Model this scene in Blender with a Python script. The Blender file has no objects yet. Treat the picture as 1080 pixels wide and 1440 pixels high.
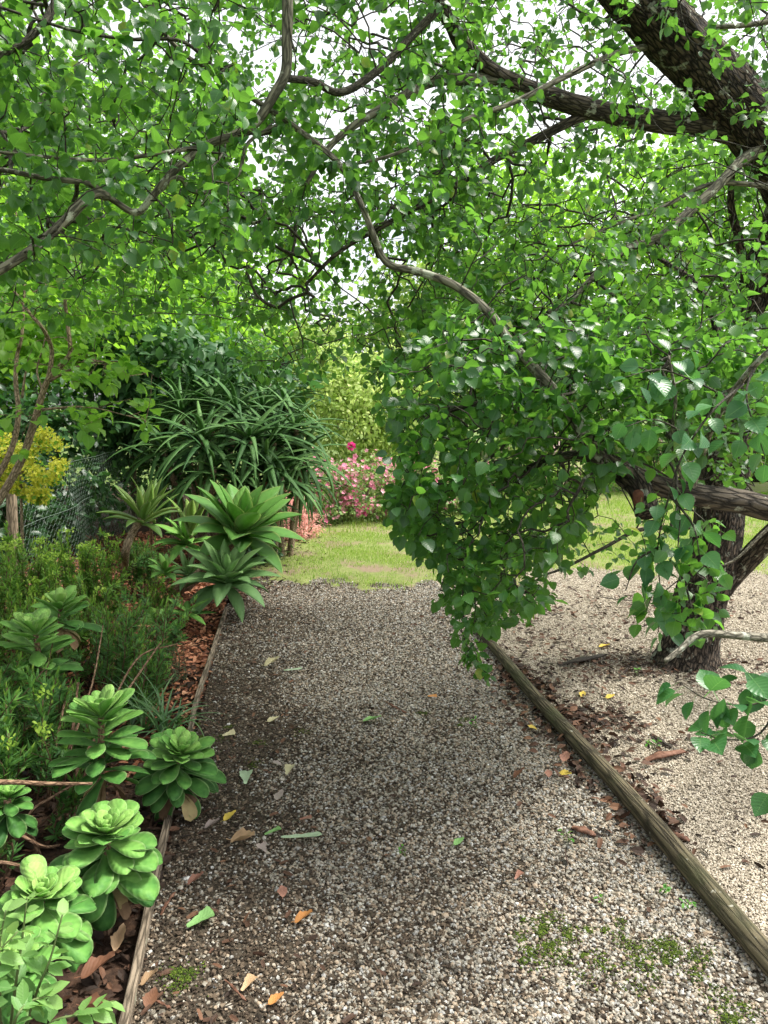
import bpy, math, random
import numpy as np
from mathutils import Vector, noise as mnoise

sc = bpy.context.scene
R = math.radians
rng = np.random.default_rng(11)
random.seed(5)

# ------------------------------------------------------------------ camera
CAMZ, PITCH, F = 1.55, R(7.9), 1080.0
cam_d = bpy.data.cameras.new("Camera")
cam = bpy.data.objects.new("Camera", cam_d)
sc.collection.objects.link(cam)
cam.location = (0, 0, CAMZ)
cam.rotation_euler = (R(90) - PITCH, 0, 0)
cam_d.sensor_fit = 'VERTICAL'
cam_d.sensor_height = 24.0
cam_d.lens = 18.0
cam_d.clip_start = 0.05
cam_d.clip_end = 800.0
sc.camera = cam

# ------------------------------------------------------------------ sky, sun, exposure
SUN_EL, SUN_AZ = R(58), R(78)
world = bpy.data.worlds.new("World")
sc.world = world
world.use_nodes = True
wn = world.node_tree.nodes
wl = world.node_tree.links
bg = wn["Background"]
sky = wn.new("ShaderNodeTexSky")
sky.sky_type = 'NISHITA'
sky.sun_disc = False
sky.sun_elevation = SUN_EL
sky.sun_rotation = SUN_AZ
sky.air_density = 1.0
sky.dust_density = 3.0
wtc = wn.new("ShaderNodeTexCoord")
wnz = wn.new("ShaderNodeTexNoise")
wnz.inputs["Scale"].default_value = 2.2
wnz.inputs["Detail"].default_value = 6.0
wramp = wn.new("ShaderNodeValToRGB")
wramp.color_ramp.elements[0].position = 0.28
wramp.color_ramp.elements[1].position = 0.42
hs = wn.new("ShaderNodeHueSaturation")
hs.inputs["Saturation"].default_value = 0.12
hs.inputs["Value"].default_value = 1.55
mixc = wn.new("ShaderNodeMix")
mixc.data_type = 'RGBA'
wl.new(wtc.outputs["Generated"], wnz.inputs["Vector"])
wl.new(wnz.outputs["Fac"], wramp.inputs["Fac"])
wl.new(sky.outputs["Color"], hs.inputs["Color"])
wl.new(wramp.outputs["Color"], mixc.inputs[0])
wl.new(sky.outputs["Color"], mixc.inputs[6])
wl.new(hs.outputs["Color"], mixc.inputs[7])
wl.new(mixc.outputs[2], bg.inputs["Color"])
bg.inputs["Strength"].default_value = 0.15

sun_d = bpy.data.lights.new("Sun", 'SUN')
sun_d.energy = 4.2
sun_d.angle = R(13)
sun_d.color = (1.0, 0.95, 0.86)
sun = bpy.data.objects.new("Sun", sun_d)
sc.collection.objects.link(sun)
sdir = Vector((math.sin(SUN_AZ) * math.cos(SUN_EL), math.cos(SUN_AZ) * math.cos(SUN_EL), math.sin(SUN_EL)))
sun.rotation_euler = sdir.to_track_quat('Z', 'Y').to_euler()

sc.view_settings.view_transform = 'Standard'
sc.view_settings.look = 'None'
sc.view_settings.exposure = 0.72
sc.view_settings.gamma = 1.0
sc.render.engine = 'CYCLES'
sc.cycles.use_denoising = True
sc.cycles.max_bounces = 5
sc.cycles.diffuse_bounces = 2
sc.cycles.glossy_bounces = 2
sc.cycles.transmission_bounces = 5
sc.cycles.transparent_max_bounces = 4
sc.cycles.caustics_reflective = False
sc.cycles.caustics_refractive = False

# ------------------------------------------------------------------ geometry helpers
CP, SP = math.cos(PITCH), math.sin(PITCH)

def at(px, py, Z):
    """point at depth Z along the optical axis (reference-photo pixels)"""
    xc = (px - 540) / F * Z
    yc = (720 - py) / F * Z
    return np.array([xc, Z * CP + yc * SP, CAMZ + yc * CP - Z * SP])

def gh(x, y):
    """gentle unevenness of the gravel"""
    return .013 * mnoise.noise(Vector((x * 1.5, y * 1.5, 3.1))) + .005 * mnoise.noise(Vector((x * 5, y * 5, 1.7)))

def ghs(X, Y):
    return np.array([gh(x, y) for x, y in zip(X, Y)])

def gp(px, py, z=0.0):
    """point on the ground"""
    dx = (px - 540) / F
    dy = (720 - py) / F
    d = np.array([dx, CP + dy * SP, dy * CP - SP])
    t = (z - CAMZ) / d[2]
    q = np.array([0, 0, CAMZ]) + d * t
    q[2] += gh(q[0], q[1])
    return q

def nrm(a):
    return a / np.maximum(np.linalg.norm(a, axis=-1, keepdims=True), 1e-9)

def frame(y, hint):
    y = nrm(y)
    x = nrm(np.cross(y, hint))
    z = np.cross(x, y)
    return np.stack([x, y, z], axis=-1)

class MB:
    def __init__(self):
        self.V, self.Q, self.T, self.uv, self.ti, self.bk = [], [], [], [], [], []
        self.n = 0

    def add(self, v, quads=None, tris=None, uv=None, tint=0.5, bk=None):
        v = np.asarray(v, dtype=np.float32).reshape(-1, 3)
        k = len(v)
        self.V.append(v)
        if quads is not None and len(quads):
            self.Q.append(np.asarray(quads, dtype=np.int64).reshape(-1, 4) + self.n)
        if tris is not None and len(tris):
            self.T.append(np.asarray(tris, dtype=np.int64).reshape(-1, 3) + self.n)
        self.uv.append(np.zeros((k, 2), np.float32) if uv is None else np.asarray(uv, np.float32).reshape(-1, 2))
        t = np.full(k, tint, np.float32) if np.isscalar(tint) else np.asarray(tint, np.float32).reshape(-1)
        self.ti.append(t)
        self.bk.append(v * 1.0 if bk is None else np.asarray(bk, np.float32).reshape(-1, 3))
        self.n += k

    def inst(self, tm, Rm, P, S, tint):
        """copies of template tm=(verts, quads, tris, uv); Rm (k,3,3), P (k,3), S (k,) or (k,3)"""
        v, q, t, uv = tm
        k = len(P)
        if k == 0:
            return
        S = np.asarray(S, dtype=float)
        if S.ndim == 1:
            S = np.repeat(S[:, None], 3, 1)
        lv = v[None] * S[:, None, :]
        W = np.einsum('kij,knj->kni', Rm, lv) + P[:, None, :]
        n = len(v)
        off = (np.arange(k) * n)[:, None, None]
        Q = (np.asarray(q)[None] + off).reshape(-1, 4) if len(q) else None
        T = (np.asarray(t)[None] + off).reshape(-1, 3) if len(t) else None
        self.add(W.reshape(-1, 3), Q, T, np.tile(uv, (k, 1)), np.repeat(np.asarray(tint, float), n))

    def build(self, name, mat, parent=None, smooth=True):
        me = bpy.data.meshes.new(name)
        V = np.concatenate(self.V)
        Q = np.concatenate(self.Q) if self.Q else np.zeros((0, 4), np.int64)
        T = np.concatenate(self.T) if self.T else np.zeros((0, 3), np.int64)
        me.vertices.add(len(V))
        me.vertices.foreach_set("co", V.reshape(-1))
        loops = np.concatenate([Q.reshape(-1), T.reshape(-1)]).astype(np.int32)
        starts = np.concatenate([np.arange(len(Q)) * 4, len(Q) * 4 + np.arange(len(T)) * 3]).astype(np.int32)
        me.loops.add(len(loops))
        me.loops.foreach_set("vertex_index", loops)
        me.polygons.add(len(starts))
        me.polygons.foreach_set("loop_start", starts)
        a = me.attributes.new("luv", 'FLOAT2', 'POINT')
        a.data.foreach_set("vector", np.concatenate(self.uv).reshape(-1))
        a = me.attributes.new("tint", 'FLOAT', 'POINT')
        a.data.foreach_set("value", np.concatenate(self.ti))
        a = me.attributes.new("bk", 'FLOAT_VECTOR', 'POINT')
        a.data.foreach_set("vector", np.concatenate(self.bk).reshape(-1))
        me.update(calc_edges=True)
        me.polygons.foreach_set("use_smooth", np.full(len(starts), bool(smooth)))
        me.materials.append(mat)
        o = bpy.data.objects.new(name, me)
        sc.collection.objects.link(o)
        if parent is not None:
            o.parent = parent
            o.matrix_parent_inverse = parent.matrix_basis.inverted()
        return o

def tag(o, label=None, cat=None, group=None, kind=None):
    if label: o["label"] = label
    if cat: o["category"] = cat
    if group: o["group"] = group
    if kind: o["kind"] = kind
    return o

def thing(name, label, cat, loc, group=None):
    o = bpy.data.objects.new(name, None)
    o.empty_display_size = 0.1
    sc.collection.objects.link(o)
    o.location = [float(c) for c in loc]
    return tag(o, label, cat, group)

def catmull(P, n_per=6, extra=None):
    P = np.asarray(P, float)
    Pe = np.vstack([2 * P[0] - P[1], P, 2 * P[-1] - P[-2]])
    out = []
    for i in range(len(P) - 1):
        p0, p1, p2, p3 = Pe[i:i + 4]
        for t in np.linspace(0, 1, n_per, endpoint=False):
            out.append(0.5 * ((2 * p1) + (-p0 + p2) * t + (2 * p0 - 5 * p1 + 4 * p2 - p3) * t * t + (-p0 + 3 * p1 - 3 * p2 + p3) * t ** 3))
    out.append(P[-1])
    return np.array(out)

def tube(mb, P, rad, sides=6, tint=0.5, rough=None, cap=True, s0=0.0):
    """tube through points P with radii rad, parallel transported rings"""
    P = np.asarray(P, float)
    n = len(P)
    rad = np.broadcast_to(np.asarray(rad, float), (n,))
    T = np.gradient(P, axis=0)
    T = nrm(T)
    ref = np.array([0.0, 0, 1]) if abs(T[0][2]) < 0.9 else np.array([1.0, 0, 0])
    x = nrm(np.cross(T[0], ref))
    ang = np.arange(sides) / sides * 2 * math.pi
    ca, sa = np.cos(ang), np.sin(ang)
    V = np.zeros((n, sides, 3)); B = np.zeros((n, sides, 3))
    L = s0 + np.concatenate([[0], np.cumsum(np.linalg.norm(np.diff(P, axis=0), axis=1))])
    for i in range(n):
        x = x - T[i] * np.dot(x, T[i]); x = x / max(np.linalg.norm(x), 1e-9)
        y = np.cross(T[i], x)
        r = np.full(sides, rad[i])
        if rough is not None:
            r = r * np.array([rough(ca[j] * rad[i], sa[j] * rad[i], L[i]) for j in range(sides)])
        V[i] = P[i] + (ca * r)[:, None] * x + (sa * r)[:, None] * y
        B[i] = np.stack([ca * rad[i], sa * rad[i], np.full(sides, L[i])], 1)
    i0 = np.arange(n - 1)[:, None] * sides
    j = np.arange(sides)[None]
    j2 = (j + 1) % sides
    Q = np.stack([i0 + j, i0 + j2, i0 + sides + j2, i0 + sides + j], -1).reshape(-1, 4)
    tr = None
    V = V.reshape(-1, 3); B = B.reshape(-1, 3)
    if cap:
        V = np.vstack([V, P[0], P[-1]])
        B = np.vstack([B, [0, 0, L[0]], [0, 0, L[-1]]])
        c0, c1 = n * sides, n * sides + 1
        jj = np.arange(sides); jn = (jj + 1) % sides
        e = (n - 1) * sides
        tr = np.vstack([np.stack([np.full(sides, c0), jn, jj], 1), np.stack([np.full(sides, c1), e + jj, e + jn], 1)])
    mb.add(V, Q, tr, None, tint, B)

# ---- leaf templates (local +Y = along leaf, Z = upper side); uv = (across -1..1, along 0..1)
def leaf_tmpl(vs, ws, fold=0.25, droop=0.15, petiole=0.0, curl=0.0):
    V, U, Q = [], [], []
    for v, w in zip(vs, ws):
        zc = -droop * v * v
        V += [(-w, v + petiole, zc + fold * w + curl * math.sin(v * 7)), (0, v + petiole, zc), (w, v + petiole, zc + fold * w - curl * math.sin(v * 6 + 1))]
        U += [(-1, v), (0, v), (1, v)]
    for i in range(len(vs) - 1):
        a = i * 3
        Q += [(a, a + 1, a + 4, a + 3), (a + 1, a + 2, a + 5, a + 4)]
    if petiole > 0:
        b = len(V)
        V += [(-0.014, 0, 0.06 * petiole), (0.014, 0, 0.06 * petiole), (0.014, petiole + .02, 0.004), (-0.014, petiole + .02, 0.004)]
        U += [(0, 0)] * 4
        Q += [(b, b + 1, b + 2, b + 3)]
    return (np.array(V, float), np.array(Q), [], np.array(U, float))

PEAR_NEAR = leaf_tmpl([0, .1, .28, .5, .72, .88, 1], [.03, .25, .40, .43, .31, .14, .01], .3, .22, .45, .02)
PEAR = leaf_tmpl([0, .16, .45, .78, 1], [.04, .33, .44, .26, .01], .28, .2, .4, .02)
OVAL = leaf_tmpl([0, .3, .7, 1], [.03, .27, .24, .01], .25, .2, .1)
FAR = leaf_tmpl([0, .45, 1], [.05, .4, .02], .2, .15)
LANCE = leaf_tmpl([0, .35, .7, 1], [.03, .13, .11, .005], .3, .25)
NEEDLE = leaf_tmpl([0, .5, 1], [.05, .075, .012], .3, -.1)
PETAL = leaf_tmpl([0, .5, 1], [.1, .36, .22], .25, -.15)

def leaves_on(mb, tm, pos, dirs, size, tint, droop=.45, up=1.0, jit=.6, rg=rng, perp_w=.75, dir_w=.35):
    k = len(pos)
    if k == 0: return
    rv = rg.normal(size=(k, 3))
    perp = nrm(np.cross(dirs, rv))
    ax = dir_w * dirs + perp_w * perp + np.array([0, 0, -droop]) + rg.normal(size=(k, 3)) * .15
    hint = np.array([0, 0, up]) + rg.normal(size=(k, 3)) * jit
    mb.inst(tm, frame(ax, hint), np.asarray(pos, float), size, tint)

def blades(mb, O, M, az, a0, a1, L, W, prof, nseg=8, cup=.25, thick=.0, tint=.5, p=1.0, off=None, vpow=1.0, wave=0.0):
    """arching leaves from a rosette; O origin, M 3x3 axis matrix"""
    az, a0, a1, L, W = [np.asarray(x, float) for x in (az, a0, a1, L, W)]
    k = len(az)
    off = np.zeros(k) if off is None else np.asarray(off, float)
    s = np.linspace(0, 1, nseg + 1)
    v = 1 - (1 - s) ** vpow
    a = a0[:, None] + (a1 - a0)[:, None] * (v[None] ** p)
    am = .5 * (a[:, 1:] + a[:, :-1])
    dv = np.diff(v)[None] * L[:, None]
    z0 = np.zeros((k, 1))
    r = np.concatenate([z0, np.cumsum(np.cos(am) * dv, 1)], 1)
    z = np.concatenate([z0, np.cumsum(np.sin(am) * dv, 1)], 1) + off[:, None]
    ca, sa = np.cos(az)[:, None], np.sin(az)[:, None]
    C = np.stack([r * ca, r * sa, z], -1)
    side = np.stack([-sa, ca, 0 * sa], -1)
    N = np.stack([-np.sin(a) * ca, -np.sin(a) * sa, np.cos(a)], -1)
    w = (prof(v)[None] * W[:, None] / 2)[..., None]
    if wave:
        C = C + side * (wave * L[:, None] * np.sin(v * 3 + az[:, None] * 7) * v)[..., None]
    Lf = C - side * w + N * cup * w
    Rt = C + side * w + N * cup * w
    nu = nseg + 1
    if thick > 0:
        bm = C - N * (thick * (0.25 + .75 * prof(v)[None] * (1 - v[None] * .8)))[..., None]
        ring = np.stack([Lf, C, Rt, bm], 2)
        m = 4
        uu = np.array([-1, 0, 1, 0.0])
    else:
        ring = np.stack([Lf, C, Rt], 2)
        m = 3
        uu = np.array([-1, 0, 1.0])
    V = ring.reshape(-1, 3) @ np.asarray(M).T + np.asarray(O)
    base = (np.arange(k) * nu * m)[:, None, None] + (np.arange(nseg) * m)[None, :, None]
    j = np.arange(m if thick > 0 else m - 1)[None, None]
    j2 = (j + 1) % m
    Q = np.stack([base + j, base + j2, base + m + j2, base + m + j], -1).reshape(-1, 4)
    uv = np.zeros((k, nu, m, 2))
    uv[..., 0] = uu
    uv[..., 1] = v[None, :, None]
    t = np.broadcast_to(np.asarray(tint, float), (k,))
    mb.add(V, Q, None, uv, np.repeat(t, nu * m))

def axis_matrix(ax):
    ax = nrm(np.asarray(ax, float))
    ref = np.array([0, 1.0, 0]) if abs(ax[1]) < .9 else np.array([1.0, 0, 0])
    x = nrm(np.cross(ref, ax))
    y = np.cross(ax, x)
    return np.stack([x, y, ax], 1)

def grow(P0, attract, step=.09, bf=.25, curve=.14, rg=rng, up=.04):
    """connect every attractor to the nearest node; returns nodes, parents, number of root nodes, tips"""
    n0 = len(P0)
    cap = n0 + 60 * len(attract) + 10
    N = np.zeros((cap, 3)); N[:n0] = P0
    par = -np.ones(cap, int)
    pl = np.zeros(cap)
    cnt = n0
    d0 = np.array([np.min(np.linalg.norm(P0 - a, axis=1)) for a in attract])
    tips = []
    for i in np.argsort(d0):
        a = attract[i]
        d = np.linalg.norm(N[:cnt] - a, axis=1)
        b = int(np.argmin(d + bf * pl[:cnt]))
        p = N[b].copy(); dd = d[b]
        k = min(50, max(2, int(dd / step)))
        ctrl = .5 * (p + a) + rg.normal(size=3) * curve * dd + np.array([0, 0, up * dd])
        prev = b
        for t in np.linspace(0, 1, k + 1)[1:]:
            q = (1 - t) ** 2 * p + 2 * t * (1 - t) * ctrl + t * t * a
            if t < 1: q = q + rg.normal(size=3) * .006
            N[cnt] = q; par[cnt] = prev; pl[cnt] = pl[prev] + dd / k
            prev = cnt; cnt += 1
            if cnt >= cap - 2: break
        tips.append(prev)
        if cnt >= cap - 60: break
    return N[:cnt], par[:cnt], n0, np.array(tips)

def twig_tubes(mb, N, par, n0, tips, r_tip=.0016, exp=.42, rmax=.03, sides=4):
    n = len(N)
    w = np.zeros(n)
    w[tips] += 1
    for i in range(n - 1, n0 - 1, -1):
        if par[i] >= 0: w[par[i]] += w[i]
    rad = np.minimum(r_tip * np.maximum(w, 1) ** exp, rmax)
    ch = [[] for _ in range(n)]
    for i in range(n0, n): ch[par[i]].append(i)
    main = [max(c, key=lambda q: w[q]) if c else -1 for c in ch]
    for i in range(n0, n):
        p = par[i]
        if p >= n0 and main[p] == i: continue
        path = [p, i]
        while main[path[-1]] >= 0: path.append(main[path[-1]])
        rr = rad[path].copy(); rr[0] = rr[1]
        if len(path) == 2: path = path
        tube(mb, N[path], rr, sides if rr[0] > .005 else 3, tint=.5, cap=False)
    return w, rad

# ------------------------------------------------------------------ materials
def mat_new(name):
    m = bpy.data.materials.new(name)
    m.use_nodes = True
    nt = m.node_tree
    return m, nt.nodes, nt.links, nt.nodes["Principled BSDF"], nt.nodes["Material Output"]

def ramp(nodes, cols, pos=None, interp='LINEAR'):
    r = nodes.new("ShaderNodeValToRGB")
    r.color_ramp.interpolation = interp
    e = r.color_ramp.elements
    pos = pos or [i / (len(cols) - 1) for i in range(len(cols))]
    e[0].position = pos[0]; e[0].color = (*cols[0], 1)
    e[1].position = pos[-1]; e[1].color = (*cols[-1], 1)
    for p, c in zip(pos[1:-1], cols[1:-1]):
        x = e.new(p); x.color = (*c, 1)
    return r

def attr(nodes, name):
    a = nodes.new("ShaderNodeAttribute"); a.attribute_name = name
    return a

def math_n(nodes, links, op, a, b=None):
    m = nodes.new("ShaderNodeMath"); m.operation = op
    for i, x in enumerate((a, b)):
        if x is None: continue
        if isinstance(x, (int, float)): m.inputs[i].default_value = x
        else: links.new(x, m.inputs[i])
    return m.outputs[0]

def mix_c(nodes, links, fac, a, b):
    m = nodes.new("ShaderNodeMix"); m.data_type = 'RGBA'
    for s, x in ((0, fac), (6, a), (7, b)):
        if isinstance(x, (int, float)): m.inputs[s].default_value = x
        elif isinstance(x, tuple): m.inputs[s].default_value = (*x, 1)
        else: links.new(x, m.inputs[s])
    return m.outputs[2]

def noise_n(nodes, links, vec, scale, detail=4, rough=.55):
    n = nodes.new("ShaderNodeTexNoise")
    n.inputs["Scale"].default_value = scale
    n.inputs["Detail"].default_value = detail
    n.inputs["Roughness"].default_value = rough
    if vec is not None: links.new(vec, n.inputs["Vector"])
    return n

def bump_n(nodes, links, h, strength, dist, bsdf):
    b = nodes.new("ShaderNodeBump")
    b.inputs["Strength"].default_value = strength
    b.inputs["Distance"].default_value = dist
    links.new(h, b.inputs["Height"])
    links.new(b.outputs["Normal"], bsdf.inputs["Normal"])
    return b

def leaf_mat(name, cols, tcol, trans=.38, rough=.42, spec=.4, rib=None, edge=None, ribw=.07, blotch=.25, pos=None):
    m, nd, lk, b, out = mat_new(name)
    t = attr(nd, "tint"); uv = attr(nd, "luv")
    r = ramp(nd, cols, pos)
    geo = nd.new("ShaderNodeNewGeometry")
    nz = noise_n(nd, lk, geo.outputs["Position"], 38, 2)
    f = math_n(nd, lk, 'ADD', t.outputs["Fac"], math_n(nd, lk, 'MULTIPLY', math_n(nd, lk, 'SUBTRACT', nz.outputs["Fac"], .5), blotch))
    lk.new(f, r.inputs["Fac"])
    col = r.outputs["Color"]
    sep = nd.new("ShaderNodeSeparateXYZ"); lk.new(uv.outputs["Vector"], sep.inputs[0])
    au = math_n(nd, lk, 'ABSOLUTE', sep.outputs[0])
    if rib:
        mr = nd.new("ShaderNodeMapRange")
        mr.inputs[1].default_value = 0; mr.inputs[2].default_value = ribw
        mr.inputs[3].default_value = .7; mr.inputs[4].default_value = 0
        lk.new(au, mr.inputs[0])
        col = mix_c(nd, lk, mr.outputs[0], col, rib)
    if edge:
        mr = nd.new("ShaderNodeMapRange")
        mr.inputs[1].default_value = .82; mr.inputs[2].default_value = 1.0
        mr.inputs[3].default_value = 0; mr.inputs[4].default_value = .8
        lk.new(au, mr.inputs[0])
        col = mix_c(nd, lk, mr.outputs[0], col, edge)
    lk.new(col, b.inputs["Base Color"])
    b.inputs["Roughness"].default_value = rough
    b.inputs["Specular IOR Level"].default_value = spec
    # side veins
    wv = math_n(nd, lk, 'SINE', math_n(nd, lk, 'MULTIPLY', math_n(nd, lk, 'SUBTRACT', sep.outputs[1], math_n(nd, lk, 'MULTIPLY', au, .25)), 45.0))
    bump_n(nd, lk, wv, .12, .004, b)
    tr = nd.new("ShaderNodeBsdfTranslucent")
    tcm = mix_c(nd, lk, .5, col, tcol)
    tn = nd.new("ShaderNodeHueSaturation"); tn.inputs["Value"].default_value = 1.5
    lk.new(tcm, tn.inputs["Color"]); lk.new(tn.outputs["Color"], tr.inputs["Color"])
    mx = nd.new("ShaderNodeMixShader"); mx.inputs[0].default_value = trans
    lk.new(b.outputs[0], mx.inputs[1]); lk.new(tr.outputs[0], mx.inputs[2])
    lk.new(mx.outputs[0], out.inputs["Surface"])
    return m

def bark_mat(name, c0, c1, lichen=None, lich_amt=.62, scale=(28, 28, 7), strength=.9, dist=.02, moss=None):
    m, nd, lk, b, out = mat_new(name)
    a = attr(nd, "bk")
    mp = nd.new("ShaderNodeMapping"); mp.inputs["Scale"].default_value = scale
    lk.new(a.outputs["Vector"], mp.inputs["Vector"])
    n1 = noise_n(nd, lk, mp.outputs[0], 1.0, 6, .65)
    vo = nd.new("ShaderNodeTexVoronoi"); vo.feature = 'DISTANCE_TO_EDGE'; vo.inputs["Scale"].default_value = 1.3
    wmix = nd.new("ShaderNodeVectorMath"); wmix.operation = 'ADD'
    sc_ = nd.new("ShaderNodeVectorMath"); sc_.operation = 'SCALE'; sc_.inputs[3].default_value = .8
    lk.new(n1.outputs["Color"], sc_.inputs[0])
    lk.new(mp.outputs[0], wmix.inputs[0]); lk.new(sc_.outputs[0], wmix.inputs[1])
    lk.new(wmix.outputs[0], vo.inputs["Vector"])
    crack = nd.new("ShaderNodeMapRange"); crack.inputs[1].default_value = 0; crack.inputs[2].default_value = .22
    lk.new(vo.outputs["Distance"], crack.inputs[0])
    h = math_n(nd, lk, 'ADD', crack.outputs[0], n1.outputs["Fac"])
    r = ramp(nd, [c0, c1], [.35, 1.5 / 1.6])
    lk.new(math_n(nd, lk, 'MULTIPLY', h, .62), r.inputs["Fac"])
    col = r.outputs["Color"]
    geo = nd.new("ShaderNodeNewGeometry")
    if moss:
        n3 = noise_n(nd, lk, geo.outputs["Position"], 3.5, 5, .6)
        mr3 = nd.new("ShaderNodeMapRange"); mr3.inputs[1].default_value = .5; mr3.inputs[2].default_value = .66
        mr3.inputs[4].default_value = .7
        lk.new(n3.outputs["Fac"], mr3.inputs[0])
        col = mix_c(nd, lk, mr3.outputs[0], col, moss)
    if lichen:
        n2 = noise_n(nd, lk, geo.outputs["Position"], 16, 5, .6)
        mr = nd.new("ShaderNodeMapRange"); mr.inputs[1].default_value = lich_amt; mr.inputs[2].default_value = lich_amt + .05
        lk.new(n2.outputs["Fac"], mr.inputs[0])
        col = mix_c(nd, lk, mr.outputs[0], col, lichen)
    lk.new(col, b.inputs["Base Color"])
    b.inputs["Roughness"].default_value = .85
    b.inputs["Specular IOR Level"].default_value = .25
    bump_n(nd, lk, h, strength, dist, b)
    return m

def plain_mat(name, cols, rough=.8, spec=.3, nscale=20, bumpd=.004, bumps=.4, by_tint=False, by_island=False, stretch=None):
    m, nd, lk, b, out = mat_new(name)
    geo = nd.new("ShaderNodeNewGeometry")
    vec = geo.outputs["Position"]
    if stretch:
        a = attr(nd, "bk")
        mp = nd.new("ShaderNodeMapping"); mp.inputs["Scale"].default_value = stretch
        lk.new(a.outputs["Vector"], mp.inputs["Vector"]); vec = mp.outputs[0]
    nz = noise_n(nd, lk, vec, nscale, 6, .6)
    r = ramp(nd, cols)
    if by_island:
        f = math_n(nd, lk, 'ADD', geo.outputs["Random Per Island"], math_n(nd, lk, 'MULTIPLY', math_n(nd, lk, 'SUBTRACT', nz.outputs["Fac"], .5), .35))
    elif by_tint:
        f = math_n(nd, lk, 'ADD', attr(nd, "tint").outputs["Fac"], math_n(nd, lk, 'MULTIPLY', math_n(nd, lk, 'SUBTRACT', nz.outputs["Fac"], .5), .4))
    else:
        mr = nd.new("ShaderNodeMapRange"); mr.inputs[1].default_value = .3; mr.inputs[2].default_value = .7
        lk.new(nz.outputs["Fac"], mr.inputs[0]); f = mr.outputs[0]
    lk.new(f, r.inputs["Fac"])
    lk.new(r.outputs["Color"], b.inputs["Base Color"])
    b.inputs["Roughness"].default_value = rough
    b.inputs["Specular IOR Level"].default_value = spec
    if bumpd: bump_n(nd, lk, nz.outputs["Fac"], bumps, bumpd, b)
    return m

M = {}
M['pear_leaf'] = leaf_mat('pear_leaf', [(.010, .046, .014), (.024, .092, .020), (.062, .165, .028), (.28, .29, .04)], (.25, .58, .05), .36, .36, .5, rib=(.10, .22, .06), pos=[0, .42, .90, 1.0])
M['pear_leaf_near'] = leaf_mat('pear_leaf_near', [(.020, .085, .032), (.034, .12, .04), (.06, .18, .05)], (.16, .44, .06), .24, .36, .42, rib=(.16, .30, .10), ribw=.05)
M['dark_bark'] = bark_mat('dark_bark', (.012, .010, .007), (.125, .095, .07), (.38, .40, .32), .58, (46, 46, 12), 1.0, .035)
M['limb_bark'] = bark_mat('limb_bark', (.022, .018, .014), (.11, .09, .068), (.40, .42, .34), .60, (46, 46, 9), .8, .015)
M['twig_bark'] = bark_mat('twig_bark', (.02, .018, .013), (.075, .07, .05), (.24, .27, .19), .64, (90, 90, 30), .5, .004)
M['pale_bark'] = bark_mat('pale_bark', (.07, .065, .048), (.24, .22, .17), (.36, .38, .31), .58, (80, 80, 26), .6, .006)
M['branch_bark'] = bark_mat('branch_bark', (.05, .047, .035), (.19, .18, .13), (.36, .38, .30), .58, (45, 45, 9), .5, .006)
M['tan_bark'] = bark_mat('tan_bark', (.11, .08, .05), (.34, .26, .17), None, .6, (70, 70, 22), .6, .006)
M['cut_wood'] = plain_mat('cut_wood', [(.06, .026, .016), (.15, .062, .036)], .8, .2, 60, .004, .6)
M['stem_brown'] = plain_mat('stem_brown', [(.05, .03, .018), (.17, .10, .06)], .8, .3, 60, .003, .5)

# ================================================================== THE SETTING
EA, EB = gp(178, 1440), gp(318, 858)
LC, LD = gp(1082, 1372), gp(690, 912)
edir = nrm(EB - EA); ldir = nrm(LD - LC)

def edge_x(y):
    """x of the left path edge at distance y"""
    return EA[0] + (EB[0] - EA[0]) * (y - EA[1]) / (EB[1] - EA[1])

def log_x(y):
    return LC[0] + (LD[0] - LC[0]) * (y - LC[1]) / (LD[1] - LC[1])

def sheet(name, xf0, xf1, y0, y1, nx, ny, z, mat, amp=.0, kind='structure', nscale=2.0, zf=None):
    mb = MB()
    ys = np.linspace(y0, y1, ny + 1)
    V = []
    for y in ys:
        a, b = xf0(y), xf1(y)
        for x in np.linspace(a, b, nx + 1):
            h = amp * mnoise.noise(Vector((x * nscale, y * nscale, 3.1))) if amp else 0
            V.append((x, y, z + h + (zf(x, y) if zf else 0)))
    i = np.arange(ny)[:, None] * (nx + 1) + np.arange(nx)[None]
    Q = np.stack([i, i + 1, i + nx + 2, i + nx + 1], -1).reshape(-1, 4)
    mb.add(np.array(V), Q)
    o = mb.build(name, mat)
    return tag(o, kind=kind)

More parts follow.
